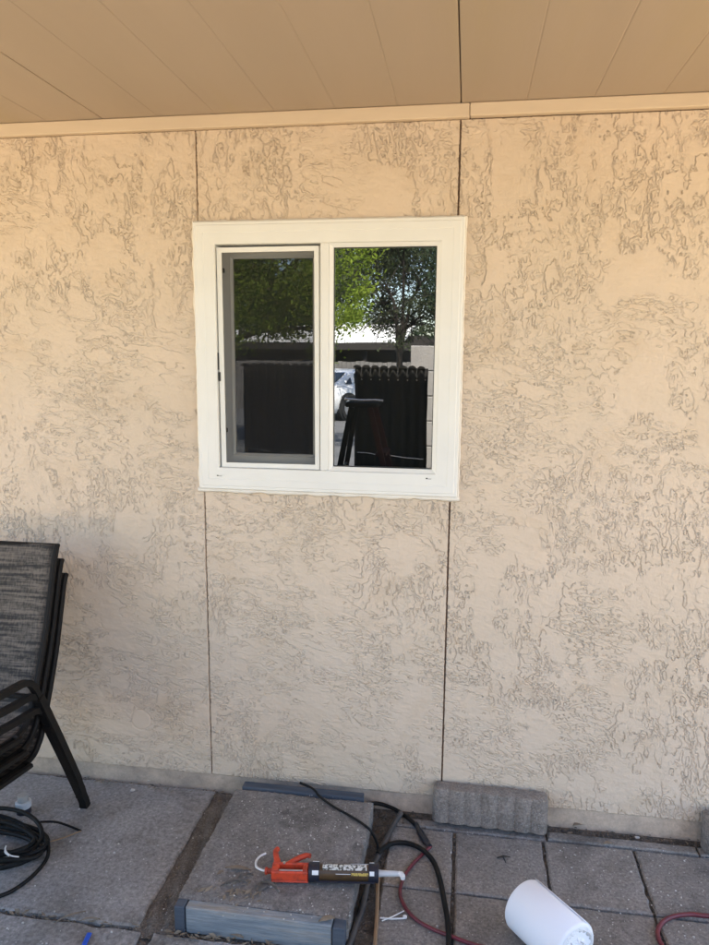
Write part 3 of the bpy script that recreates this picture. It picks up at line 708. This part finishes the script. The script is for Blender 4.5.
b = MB(); b.tube(catmull([(-.138, .000, zc), (-.152, .004, zc), (-.170, .018, zc), (-.174, .044, zc), (-.165, .066, zc), (-.149, .080, zc)], 6), .0036, 8); b.build('plunger_hook', 'steel_light', gun, 60)
cart = MB().lathe([(r0, 0), (r0, GL-.004)], 28, (0, 0, zc), (1, 0, 0)).build('cartridge', 'brown_label', gun, 40)
def arcstrip(name, m, xa, xb, a0, a1, rr2):
    b = MB(); N = 8
    for i in range(N+1):
        a = R(a0+(a1-a0)*i/N)
        for xx in (xa, xb):
            for rq in (rr2, rr2-.001): b.v.append((xx, math.cos(a)*rq*-1, zc+math.sin(a)*rq))
    for i in range(N):
        k = i*4; b.f += [(k, k+2, k+6, k+4), (k+1, k+5, k+7, k+3), (k, k+4, k+5, k+1), (k+2, k+3, k+7, k+6)]
    b.f += [(0, 1, 3, 2), (N*4, N*4+2, N*4+3, N*4+1)]
    return b.build(name, m, cart, 40)
arcstrip('label_patch', 'speck_label', .040, GL-.035, 52, 100, r0+.0012)
arcstrip('yellow_band', 'yellow_label', GL-.082, GL-.024, 18, 36, r0+.0012)
arcstrip('print_line', 'white_plastic', GL-.130, GL-.085, 26, 29, r0+.0012)
arcstrip('print_line', 'white_plastic', GL-.085, GL-.030, 112, 115, r0+.0012)
for xa, xb, ra in ((-.004, .030, r0+.0042), (GL-.030, GL+.002, r0+.0036)):
    MB().lathe([(ra-.003, 0), (ra, .002), (ra, xb-xa-.002), (ra-.003, xb-xa)], 28, (xa, 0, zc), (1, 0, 0)).build('cradle_ring', 'navy', gun, 40)
for xa, wd_, rr2 in ((.008, .020, r0+.0062), (GL-.026, .014, r0+.0052)):
    arcstrip('white_tab', 'white_plastic', xa, xa+wd_, 22, 46, rr2); arcstrip('white_tab', 'white_plastic', xa, xa+wd_, 112, 134, rr2)
for sy in (-1, 1):
    b = MB(); b.tube([(.02, sy*(r0+.0025), zc-.012), (GL-.01, sy*(r0+.0025), zc-.012)], .0035, 6); b.build('cradle_rod', 'navy', gun, 50)
b = MB().lathe([(.011, 0), (.0095, .012), (.0085, .050), (.0075, .064)], 14, (GL+.001, 0, zc), (1, 0, 0)); nz_ = b.build('nozzle', 'grey_plastic', gun, 40)
b = MB(); b.tube([(GL+.060, 0, zc), (GL+.072, -.001, zc), (GL+.076, -.010, zc-.001), (GL+.076, -.018, zc-.002)], [.0075, .0085, .0085, .007], 10); b.build('nozzle_tip', 'white_plastic', nz_, 50)

# ------------------------------------------------------------------ white paper roll
RR = .078
pa = onz(523, 903, RR); pb_ = onz(573, 949, RR)
ax = (pb_-pa); ax.z = 0; Lr = .205; ax.normalize()
roll = thing('paper_roll', 'white paper roll lying on the pavers at the lower right', 'paper roll', (pa.x, pa.y, 0))
b = MB().lathe([(.030, .003), (RR-.014, .0), (RR-.004, .003), (RR, .010), (RR+.0004, Lr*.5), (RR, Lr-.008), (RR-.005, Lr-.002), (RR-.012, Lr)], 48, (0, 0, RR), ax); b.build('roll', 'paper', roll, 50)
b = MB()
ua = Vector((0, 0, 1)); va = ax.cross(ua)
for i in range(7):
    a_ = R(28+i*3.2); rr3 = RR+.0008+(.0022 if i == 0 else .0008*(6-i)/6)
    for hh in (.006, Lr*.5, Lr-.006): b.v.append(tuple(Vector((0, 0, RR))+ax*hh+(ua*math.cos(a_)-va*math.sin(a_))*rr3))
b.f = [(i*3+k, i*3+k+1, i*3+k+4, i*3+k+3) for i in range(6) for k in (0, 1)]
o = b.build('loose_edge', 'paper', roll, 60); o.modifiers.new('t', 'SOLIDIFY').thickness = .0006
b = MB(); N = 40; rings = [(RR-.010, .0), (RR-.018, .004), (RR-.032, -.006), (.030, .006), (.022, -.010), (.010, -.016)]
u_ = ax.orthogonal().normalized(); v_ = ax.cross(u_); rq = random.Random(5)
for r_i, h_ in rings:
    for k in range(N):
        a = 2*math.pi*k/N; d = rq.uniform(-.004, .004) if r_i < RR-.012 else 0
        b.v.append(tuple(Vector((0, 0, RR))+ax*(Lr+h_+d)+(u_*math.cos(a)+v_*math.sin(a))*r_i))
for i in range(len(rings)-1):
    for k in range(N): b.f.append((i*N+k, i*N+(k+1) % N, (i+1)*N+(k+1) % N, (i+1)*N+k))
b.f.append(tuple(range((len(rings)-1)*N, len(rings)*N)))
b.build('wrapped_end', 'wrap', roll, 30)

# ------------------------------------------------------------------ small loose things
a, c_ = onz(378, 876, .004), onz(374, 960, .004)
b = MB(); b.tube([a, a.lerp(c_, .5)+Vector((.002, 0, 0)), c_], .0062, 6); tag(b.build('wooden_stick', 'stick', None, 40), 'thin tan wooden stick running from under the gun nozzle', 'stick')
a = [onz(380, 918, .002), onz(392, 919, .002), onz(404, 918.5, .003)]
b = MB(); b.tube(a, [.0025, .0025, .0025], 6); b.lathe([(.003, 0), (.0065, .001), (.0065, .006), (.003, .007)], 10, onz(405, 918, 0), (0, 0, 1)); tag(b.build('cable_tie', 'white_plastic', None, 40), 'white cable tie with a round head beside the wooden stick', 'cable tie')
b = MB(); b.tube([onz(382, 921, .001), onz(392, 917, .006), onz(404, 911, .003)], .0018, 6); tag(b.build('cable_tie', 'white_plastic', None, 40), 'thin white cable tie slanting behind the round headed one', 'cable tie')
b = MB(); b.tube([onz(351, 908, -.006), onz(355, 902, -.004), onz(357, 894, .0)], .0016, 6); tag(b.build('wire_scrap', 'white_plastic', None, 40), 'short white wire scrap in the gap right of the step', 'wire')
q = onz(87, 940, 0)
b = MB().box(-.007, .007, -.022, .022, 0, .006, .0015); o = b.build('plastic_scrap', 'blue'); o.location = q; o.rotation_euler = (0, 0, .15); tag(o, 'small bright blue plastic scrap on the lower left slab', 'scrap')

def leaf(label, px, py, ln, wd_, rz, m, z0=0., cat='leaf', grp='dry leaves on the patio', curl=.006):
    b = MB(); N = 8
    for i in range(N+1):
        t = i/N; hw = wd_*.5*math.sin(math.pi*min(1, t*.96+.02))**.8; zc_ = curl*math.sin(math.pi*t)+.0012
        for s in (-1, 0, 1): b.v.append(((t-.5)*ln, s*hw, zc_+(abs(s)*curl*.5)))
    for i in range(N):
        for s in (0, 1):
            k = i*3+s; b.f.append((k, k+3, k+4, k+1))
    o = b.build('dry_leaf', m, None, 60); o.modifiers.new('t', 'SOLIDIFY').thickness = .0006
    o.location = onz(px, py, z0); o.rotation_euler = (0, 0, rz); return tag(o, label, cat, grp)
sz = ST+.0005
leaf('pale tan leaf on the step left of the caulking gun', 238, 870, .085, .016, R(2), 'leaf_dry', sz)
leaf('dark dry leaf nearest the hook, top of the small pile on the step', 244, 879, .06, .012, R(35), 'leaf_grey', sz, curl=.010)
leaf('dark dry leaf in the middle of the small pile on the step', 237, 884, .065, .011, R(15), 'leaf_grey', sz, curl=.010)
leaf('grey dry leaf at the left tip of the small pile on the step', 230, 885, .06, .010, R(30), 'leaf_grey', sz, curl=.008)
leaf('curled dry leaf below the orange gun body on the step', 270, 889, .075, .012, R(-28), 'leaf_grey', sz, curl=.014)
leaf('broad grey leaf lying flat below the gun hook', 262, 888, .05, .03, R(60), 'leaf_grey', sz, curl=.004)
leaf('brown leaf scrap at the front right corner of the step', 327, 921, .05, .020, R(25), 'leaf_dry', sz)
leaf('pale leaf on the soil under the front board of the step', 236, 937, .05, .016, R(-10), 'leaf_dry', .002)
leaf('rust brown leaf by the wall right of the edging block', 578, 826, .04, .02, R(20), 'leaf_dry', .0)
leaf('small pale leaf on the edge strip near the wall', 608, 845, .035, .014, R(10), 'leaf_dry', .006)
leaf('thin pale grass blade in the slab joint at lower left', 70, 918, .09, .008, R(40), 'leaf_dry', .002)
leaf('second pale grass blade crossing the slab joint at lower left', 90, 921, .06, .008, R(15), 'leaf_dry', .002)

b = MB()
for i in range(270):
    if i < 90: p = onz(rnd.uniform(170, 330), 0, 0) if False else Vector((rnd.uniform(-.83, -.33), -.70-.028*rnd.random()**1.5, rnd.uniform(-.006, .008)))
    elif i < 120: p = Vector((rnd.uniform(-1.35, -.9), rnd.gauss(-.706, .008), rnd.uniform(-.004, .004)))
    elif i > 225: p = Vector((onz(rnd.gauss(242, 16), rnd.gauss(888, 7), ST).x, onz(240, rnd.gauss(888, 8), ST).y, ST+rnd.uniform(.001, .006)))
    elif i > 195: p = Vector((rnd.uniform(.33, .85), rnd.uniform(-.05, -.01), rnd.uniform(-.014, -.006)))
    elif i > 165: p = Vector((rnd.uniform(-1.5, -.9), rnd.gauss(-.025, .012), .002))
    else: p = Vector((rnd.gauss(-.88, .018), rnd.uniform(-.7, -.05), rnd.uniform(-.014, -.004)))
    L_ = rnd.uniform(.008, .035); a = rnd.gauss(0, .6) if i < 120 else rnd.gauss(1.2, .6); w_ = L_*rnd.uniform(.10, .34); d = Vector((math.cos(a), math.sin(a), rnd.gauss(0, .15))); q = Vector((-math.sin(a), math.cos(a), rnd.gauss(0, .3)))
    i0 = len(b.v); b.v += [tuple(p-d*L_*.5), tuple(p+q*w_*.5+Vector((0, 0, .002))), tuple(p+d*L_*.5), tuple(p-q*w_*.5)]; b.f.append((i0, i0+1, i0+2, i0+3))
tag(b.build('leaf_litter', 'leaf_dry'), 'fine dry leaf litter along the step front and slab joints', 'litter', kind='stuff')
b = MB(); b.tube([onz(497, 858, .003), onz(503, 856, .008), onz(510, 857, .003)], [.002, .0035, .0015], 5); b.tube([onz(503, 857, .006), onz(506, 863, .003)], [.003, .0015], 5)
tag(b.build('twig', 'gasket', None, 50), 'tiny dark forked twig on the paver before the edging block', 'twig')
for px, py, sz_, lab in ((637, 838.5, .010, 'white pebble by the wall near the right edging block'), (133, 791, .011, 'pale pebble on the left slab near the chair leg'), (149, 781, .008, 'white pebble against the wall foot on the left slab'), (210, 785, .008, 'white pebble at the wall end of the slab joint'), (520, 893, .007, 'pale chip on the paver beside the paper roll')):
    b = MB(); rq2 = random.Random(px); b.lathe([(sz_*.5, 0), (sz_, sz_*.3), (sz_*.85, sz_*.75), (sz_*.3, sz_)], 7); b.v = [(v[0]*(1+rq2.uniform(-.2, .2)), v[1]*(.7+rq2.uniform(-.15, .15)), v[2]*.8) for v in b.v]
    o = b.build('pebble', 'chip', None, 30); o.location = onz(px, py, -.012 if px == 637 else .002); tag(o, lab, 'pebble', 'pebbles on the patio')

# specks of plaster and paint on the floor (uncountable)
def specks(name, label, n, boxes, size, zs, m='chip'):
    b = MB()
    for i in range(n):
        px0, px1, py0, py1, zz_ = rnd.choice(boxes); p = onz(rnd.uniform(px0, px1), rnd.uniform(py0, py1), zz_)
        s = size*(.35+1.9*rnd.random()**5); a = rnd.random()*6.28; i0 = len(b.v)
        for kk in range(5):
            aa = a+kk*1.256; rr2 = s*rnd.uniform(.6, 1.1); b.v.append((p.x+math.cos(aa)*rr2, p.y+math.sin(aa)*rr2, p.z+.0004))
        for kk in range(5):
            v = b.v[i0+kk]; b.v.append((p.x+(v[0]-p.x)*.7, p.y+(v[1]-p.y)*.7, p.z+.0004+s*rnd.uniform(.35, .8)))
        b.f.append(tuple(i0+5+q for q in range(5)))
        for kk in range(5): b.f.append((i0+kk, i0+(kk+1) % 5, i0+5+(kk+1) % 5, i0+5+kk))
    return tag(b.build(name, m), label, 'debris', kind='stuff')
specks('plaster_specks', 'white plaster specks scattered over slabs and pavers', 850, [(0,220,790,945,.001),(0,220,790,945,.001),(390,709,850,945,.001),(560,709,845,945,.001)], .0021, 0)
specks('step_specks', 'white plaster specks scattered over the concrete step', 560, [(240,365,795,850,ST),(210,350,830,920,ST),(250,360,795,830,ST)], .0019, 0)

# ------------------------------------------------------------------ the yard behind the camera, seen in the glass
def Rf(px, py, Y, yg=0.):
    """point of the yard whose mirror image in the glass shows at a pixel"""
    q = ony(px, py, Y+2*yg); return Vector((q.x, -Y, q.z))
# black corrugated privacy panels
def corr_panel(label, xa, xb, Y, z0, z1):
    t = thing('corrugated_panel', label, 'panel', ((xa+xb)/2, -Y, -.06), 0, 'black corrugated panels')
    wd_ = xb-xa; n = max(4, round(wd_/.068)); N = n*8; b = MB(); th = .003
    for z in (z0, z1):
        for i in range(N+1):
            u = i/N; b.v.append(((u-.5)*wd_, .011*math.sin(2*math.pi*u*n), z+.06))
    b.f = [(i, i+1, N+2+i, N+1+i) for i in range(N)]
    o = b.build('sheet', 'panel_black', t, 60); o.modifiers.new('t', 'SOLIDIFY').thickness = th
    # ridge capping following the corrugation
    b = MB()
    for i in range(n):
        xc = -wd_/2+wd_*(i+.25)/n; P = [(xc+.03*math.cos(a), -.002, z1+.055+.03*math.sin(a)*.75) for a in np.linspace(0, math.pi, 7)]
        b.prism([(p[0], p[2]) for p in P], -.016, .016, 'y')
    b.build('scalloped_cap', 'panel_black', t, 40)
    for sx in (-1, 1):
        MB().box(sx*(wd_/2-.03)-.03, sx*(wd_/2-.03)+.03, -.075, -.016, 0, z1+.04, .004).build('post', 'carport_dark', t)
    for zz_ in (.35, 1.35): MB().box(-wd_/2+.062, wd_/2-.062, -.060, -.020, zz_, zz_+.08, .003).build('rail', 'carport_dark', t)
    for i in range(n):
        xc = -wd_/2+wd_*(i+.75)/n
        b = MB().lathe([(.006, 0), (.005, .003), (.001, .004)], 8, (xc, -.008, z1-.03), (0, 1, 0)); b.build('screw', 'steel_light', t)
    b = MB(); b.tube([(-wd_*.45, .017, 1.02), (-wd_*.30, .017, 1.015), (-wd_*.15, .017, 1.00)], .003, 5); b.tube([(wd_*.02, .017, 1.00), (wd_*.2, .017, .985), (wd_*.46, .017, .975)], .003, 5); b.build('wire', 'steel_light', t)
    return t
PY = 3.0
a = Rf(355, 366, PY); c_ = Rf(428, 366, PY)
corr_panel('black corrugated panel behind the stepladder, nearest the block wall', a.x, c_.x, PY, .0, a.z-.01)
a = Rf(243, 364, PY, .031); c_ = Rf(319, 364, PY, .031)
corr_panel('black corrugated panel standing alone at the left of the yard', a.x, c_.x, PY, .0, a.z-.01)
# block wall
WY = 3.5
a = Rf(411, 345, WY)
bw = thing('block_wall', 'grey concrete block yard wall beyond the corrugated panels', 'wall', (a.x, -WY, -.06))
BL, BH, BT = .40, .2, .15; rows = 9; toph = a.z+.06; BH = toph/rows
bm0 = MB().box(.004, BL-.004, -BT/2, BT/2, .004, BH-.004, .004); blk = None; half = MB().box(.004, BL/2-.004, -BT/2, BT/2, .004, BH-.004, .004)
hb = None
for r in range(rows):
    xx = 0.0
    if r % 2:
        if hb is None: hb = half.build('block', 'cmu', bw); o = hb
        else: o = link_copy(hb, bw)
        o.location = (0, 0, r*BH); xx = BL/2
    while xx < 2.6:
        if blk is None: blk = bm0.build('block', 'cmu', bw); o = blk
        else: o = link_copy(blk, bw)
        o.location = (xx, 0, r*BH); xx += BL
MB().box(.008, 2.6, -BT/2+.006, BT/2-.006, 0, rows*BH-.006).build('mortar', 'mortar', bw)
# stepladder
LY = 2.72
lt = Rf(348, 401, LY); lr = Rf(380, 404, LY); lzt = lt.z
lad = thing('stepladder', 'dark red stepladder standing in front of the black corrugated panel', 'ladder', ((lt.x+lr.x)/2, -LY, -.06))
lw = (lr.x-lt.x)/2; zt = lzt+.06
MB().box(-lw, lw, -.15, .15, zt-.035, zt, .008).build('top_cap', 'ladder_dark', lad)
def lrail(x0, x1, y0, y1, m, nm):
    b = MB(); b.tube([(x0, y0, zt-.035), (x1, y1, 0)], .025, 4, sq=(1, 0, 0)); return b.build(nm, m, lad)
for sy in (-1, 1):
    lrail(-lw*.62, -lw-.20, sy*.135, sy*.20, 'ladder_dark', 'rear_leg'); lrail(lw*.55, lw+.30, sy*.135, sy*.24, 'ladder_red', 'front_leg')
for k in range(1, 4):
    t_ = k/4.2; xx = lw*.55+(lw*.45+.30)*t_; yy = .135+.105*t_; z = (zt-.035)*(1-t_)
    MB().box(xx-.045, xx+.035, -yy+.02, yy-.02, z-.015, z+.012, .003).build('tread', 'ladder_red', lad)
for z in (.45, .95):
    t_ = 1-z/(zt-.035); xx = -lw*.62-(lw*.38+.20)*t_; yy = .135+.065*t_
    b = MB(); b.tube([(xx, -yy, z), (xx, yy, z)], .010, 6); b.build('brace', 'steel', lad)
tl = thing('pry_bar', 'flat steel pry bar resting on the stepladder top', 'tool', (lad.location.x, -LY, lzt+.0005))
b = MB(); b.tube([(-lw-.02, .06, .018), (-lw*.3, .02, .008), (lw*.6, -.02, .010), (lw+.02, -.03, .004)], [.008, .0075, .0075, .008], 6); b.build('bar', 'steel_light', tl, 40)
# neighbour's board fence
nf = thing('board_fence', 'weathered grey board fence across the road', 'fence', (0, -21, -.06))
f0 = None
for i in range(90):
    if f0 is None: f0 = MB().box(.004, .146, -.012, .012, 0, 1.58, .003).build('board', 'greyfence', nf); o = f0
    else: o = link_copy(f0, nf)
    o.location = (-10.5+i*.15, rnd.uniform(-.004, .004), rnd.uniform(-.02, .02))
for z in (.3, 1.2): MB().box(-10.5, 3, -.06, -.014, z, z+.09).build('rail', 'greyfence', nf)
# carport with sunlit white roof
cp = thing('carport', 'low carport with sunlit white roof and dark shaded interior', 'carport', (-4.6, -25, -.06))
MB().prism([(2.0, 2.16), (-5.0, 3.10), (-5.0, 3.18), (2.0, 2.24)], -8, 2.3, 'x').build('roof', 'carport_white', cp)
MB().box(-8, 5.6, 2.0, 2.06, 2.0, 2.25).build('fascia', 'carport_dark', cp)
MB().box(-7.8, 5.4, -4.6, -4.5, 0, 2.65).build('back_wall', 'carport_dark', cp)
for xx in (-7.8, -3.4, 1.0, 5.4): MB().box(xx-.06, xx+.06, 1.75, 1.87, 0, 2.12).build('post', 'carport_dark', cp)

# white coupe parked on the road
def car(label, loc, rz):
    t = thing('parked_car', label, 'car', loc, rz)
    # stations along x: (x, half width, bottom, belt, shoulder inset)
    st = [(-2.30, .62, .42, .70), (-2.22, .80, .30, .88), (-1.9, .90, .22, .95), (-1.0, .93, .20, .97), (.2, .93, .20, .95), (1.2, .92, .20, .93), (1.8, .88, .22, .88), (2.2, .78, .28, .78), (2.34, .60, .38, .66)]
    b = MB()
    for x, hw, zb, zt_ in st:
        sec = [(-hw*.9, zb), (-hw, zb+.12), (-hw*1.0, (zb+zt_)/2), (-hw*.97, zt_-.10), (-hw*.88, zt_-.01), (-hw*.4, zt_+.035), (hw*.4, zt_+.035), (hw*.88, zt_-.01), (hw*.97, zt_-.10), (hw, (zb+zt_)/2), (hw, zb+.12), (hw*.9, zb)]
        b.v += [(x, y, z) for y, z in sec]
    k = 12
    for i in range(len(st)-1):
        for j in range(k): b.f.append((i*k+j, i*k+(j+1) % k, (i+1)*k+(j+1) % k, (i+1)*k+j))
    b.f.append(tuple(range(k))); b.f.append(tuple(range((len(st)-1)*k, len(st)*k)))
    b.build('body', 'carpaint', t, 35)
    gh = [(-1.85, .72, .93, .96), (-1.15, .66, .93, 1.30), (-.55, .64, .93, 1.38), (.15, .64, .93, 1.36), (.95, .72, .93, .98)]
    b = MB()
    for x, hw, zb, zt_ in gh: b.v += [(x, -hw-.14, zb), (x, -hw, zt_-.05), (x, -hw*.7, zt_), (x, hw*.7, zt_), (x, hw, zt_-.05), (x, hw+.14, zb)]
    for i in range(len(gh)-1):
        for j in range(5): b.f.append((i*6+j, i*6+j+1, (i+1)*6+j+1, (i+1)*6+j))
    b.build('roof', 'carpaint', t, 35)
    for s in (-1, 1):
        b = MB(); b.v = [(-1.0, s*.795, 1.0), (.55, s*.80, 1.0), (.12, s*.685, 1.27), (-.9, s*.69, 1.26), (-1.0, s*.77, 1.0), (.55, s*.775, 1.0), (.12, s*.66, 1.27), (-.9, s*.665, 1.26)]
        b.f = [(0,1,2,3), (4,7,6,5), (0,4,5,1), (1,5,6,2), (2,6,7,3), (3,7,4,0)]; b.build('side_window', 'carglass', t)
        b = MB(); b.v = [(-1.12, s*.80, .99), (-1.0+-.42, s*.815, .99), (-1.14, s*.735, 1.17), (-1.12, s*.78, .99), (-1.42, s*.795, .99), (-1.14, s*.715, 1.17)]; b.f = [(0,1,2), (3,5,4), (0,3,4,1), (1,4,5,2), (2,5,3,0)]; b.build('quarter_window', 'carglass', t)
    b = MB(); b.v = [(-1.80, -.62, 1.005), (-1.80, .62, 1.005), (-1.2, .55, 1.295), (-1.2, -.55, 1.295), (-1.75, -.62, .985), (-1.75, .62, .985), (-1.15, .55, 1.275), (-1.15, -.55, 1.275)]; b.f = [(0,1,2,3), (4,7,6,5), (0,4,5,1), (1,5,6,2), (2,6,7,3), (3,7,4,0)]; b.build('rear_window', 'carglass', t)
    b = MB(); b.v = [(.93, -.66, 1.02), (.93, .66, 1.02), (.22, .58, 1.365), (.22, -.58, 1.365), (.88, -.66, 1.0), (.88, .66, 1.0), (.17, .58, 1.345), (.17, -.58, 1.345)]; b.f = [(0,3,2,1), (4,5,6,7), (0,1,5,4), (1,2,6,5), (2,3,7,6), (3,0,4,7)]; b.build('windscreen', 'carglass', t)
    w0 = None
    for x in (-1.42, 1.45):
        for s in (-1, 1):
            o = MB().lathe([(.20, -.10), (.33, -.10), (.345, -.06), (.345, .06), (.33, .10), (.20, .10)], 28, (0, 0, 0), (0, 1, 0)).build('wheel', 'tyre', t, 30); o.location = (x, s*.86, .345)
            MB().lathe([(.235, -.103), (.22, -.106), (.05, -.08), (.02, -.08)], 20, (0, 0, 0), (0, -s, 0)).build('rim', 'rim', o, 30)
            o2 = MB().lathe([(.40, -.04), (.40, .072)], 28, (0, 0, 0), (0, 1, 0)).build('wheel_arch', 'gasket', t); o2.location = (x, s*.86, .36); o2.scale = (1, 1, .97)
    for s in (-1, 1):
        MB().box(-2.315, -2.20, s*.45-.2, s*.45+.2, .66, .78, .01).build('tail_light', 'redlamp', t)
        MB().box(.50, .68, s*.98-.08, s*.98+.08, .98, 1.10, .03).build('mirror', 'carpaint', t)
    return t
wl = Rf(347, 413, 17.5)
ca = R(-58)
car('white two door car parked on the road beyond the panels', (wl.x+.02, -19.16, -.056), ca)

# ------------------------------------------------------------------ trees of the yard and street
def make_tree(name, label, loc, trunk_h, blobs, leafm, nleaf, lsize, seed, tr=.14, twigs=40):
    rg = random.Random(seed); t = thing(name, label, 'tree', loc)
    b = MB(); top = Vector((rg.uniform(-.3, .3), rg.uniform(-.3, .3), trunk_h))
    b.tube(catmull([(0, 0, -.05), (rg.uniform(-.1, .1), 0, trunk_h*.4), tuple(top)], 5), [tr*1.35]+[tr*(1.1-.045*i) for i in range(10)], 9)
    for c, rad in blobs:
        c = Vector(c); mid = top.lerp(c, .5)+Vector((rg.uniform(-.3, .3), rg.uniform(-.3, .3), rg.uniform(0, .3)))
        b.tube(catmull([top-Vector((0, 0, .15)), mid, c], 5), [tr*.62-(tr*.5)*i/10 for i in range(11)], 6)
        for k in range(max(3, twigs//len(blobs))):
            d = Vector((rg.gauss(0, 1), rg.gauss(0, 1), rg.gauss(.2, .8))).normalized()*Vector(rad).length*.55
            s = mid.lerp(c, rg.random()); e_ = s+d; b.tube([s, s.lerp(e_, .5)+Vector((0, 0, .08)), e_], [tr*.13, tr*.09, tr*.03], 5)
    b.build('trunk', 'bark', t, 60)
    npr = np.random.default_rng(seed); V = []; wts = np.array([r[0]*r[1]*r[2] for _, r in blobs]); wts = wts/wts.sum()
    # sub-clumps inside each blob
    P = []
    for (c, rad), wt in zip(blobs, wts):
        ncl = max(6, int(46*wt*len(blobs)/2)); n = int(nleaf*wt); d = npr.standard_normal((ncl, 3)); d /= np.linalg.norm(d, axis=1)[:, None]
        cc = np.array(c)+d*np.array(rad)*(npr.random((ncl, 1))**.45)
        id_ = npr.integers(0, ncl, n); P.append(cc[id_]+npr.standard_normal((n, 3))*np.array(rad)*.17)
    P = np.concatenate(P); n = len(P)
    a = npr.standard_normal((n, 3)); a /= np.linalg.norm(a, axis=1)[:, None]; q = npr.standard_normal((n, 3)); q -= a*(a*q).sum(1)[:, None]; q /= np.linalg.norm(q, axis=1)[:, None]
    s = lsize*(.6+.8*npr.random((n, 1)))
    co = np.stack([P-a*s, P+q*s*.42, P+a*s, P-q*s*.42], 1).reshape(-1, 3)
    me = bpy.data.meshes.new('crown'); me.vertices.add(4*n); me.vertices.foreach_set('co', co.astype(np.float32).ravel())
    me.loops.add(4*n); me.loops.foreach_set('vertex_index', np.arange(4*n, dtype=np.int32)); me.polygons.add(n); me.polygons.foreach_set('loop_start', np.arange(0, 4*n, 4, dtype=np.int32)); me.update(calc_edges=True)
    me.materials.append(M[leafm]); o = bpy.data.objects.new('crown', me); COL.objects.link(o); o.parent = t; return t
GZ = -.06
make_tree('leafy_tree', 'bright yellow green tree over the left of the yard', (-5.2, -11.5, GZ), 1.9, [((.9, .3, 2.45), (1.7, 1.4, .65)), ((-1.2, .3, 2.5), (1.5, 1.4, .6)), ((.6, 0, 3.1), (1.9, 1.6, 1.0)), ((2.2, .4, 3.7), (1.2, 1.2, 1.5)), ((-1.6, .2, 3.3), (1.7, 1.5, 1.1)), ((.3, .2, 4.6), (1.9, 1.6, 1.2)), ((2.75, .5, 2.3), (.75, .9, .75))], 'leaf_yellow', 60000, .042, 11)
make_tree('branchy_tree', 'thin branchy dark tree with sky gaps in front of the carport', (-1.75, -16.5, GZ), 1.8, [((.5, 0, 2.75), (1.2, 1.1, .75)), ((-.5, 0, 3.2), (1.5, 1.1, .5)), ((-.9, 0, 4.4), (1.3, 1.1, 1.1)), ((1.0, .2, 4.2), (1.2, 1.2, 1.2)), ((0, 0, 5.4), (1.6, 1.4, 1.0))], 'leaf_mid', 23000, .040, 12, .10, 260)
make_tree('dense_tree', 'dense dark green tree rising behind the block wall', (.25, -13.0, GZ), 1.4, [((-.5, 0, 2.6), (1.0, 1.2, .9)), ((.5, 0, 3.8), (1.5, 1.3, 1.3)), ((-.7, .2, 4.2), (1.1, 1.1, 1.2)), ((1.4, 0, 2.8), (1.3, 1.2, 1.1))], 'leaf_dark', 30000, .04, 13)
make_tree('street_tree', 'tall mid green tree standing left behind the carport', (-8.5, -33, GZ), 3.0, [((0, 0, 4.2), (3.8, 2.4, 2.0)), ((2.6, 0, 6.6), (3.0, 2.2, 2.2)), ((-2.6, 0, 7.0), (3.0, 2.2, 2.2))], 'leaf_mid', 20000, .12, 14, .25)
make_tree('street_tree', 'tall dark tree standing in the middle behind the carport', (-1.5, -34, GZ), 3.0, [((0, 0, 3.9), (3.6, 2.4, 1.8)), ((2.6, 0, 6.6), (2.6, 2.2, 2.2)), ((-2.4, 0, 7.2), (2.2, 2.2, 2.0))], 'leaf_dark', 10000, .12, 15, .25)
make_tree('street_tree', 'tall dark tree at the far right behind the block wall', (5.5, -30, GZ), 3.0, [((0, 0, 4.2), (3.6, 2.4, 2.2)), ((-2.4, 0, 6.6), (2.4, 2.2, 2.2))], 'leaf_dark', 16000, .12, 16, .25)
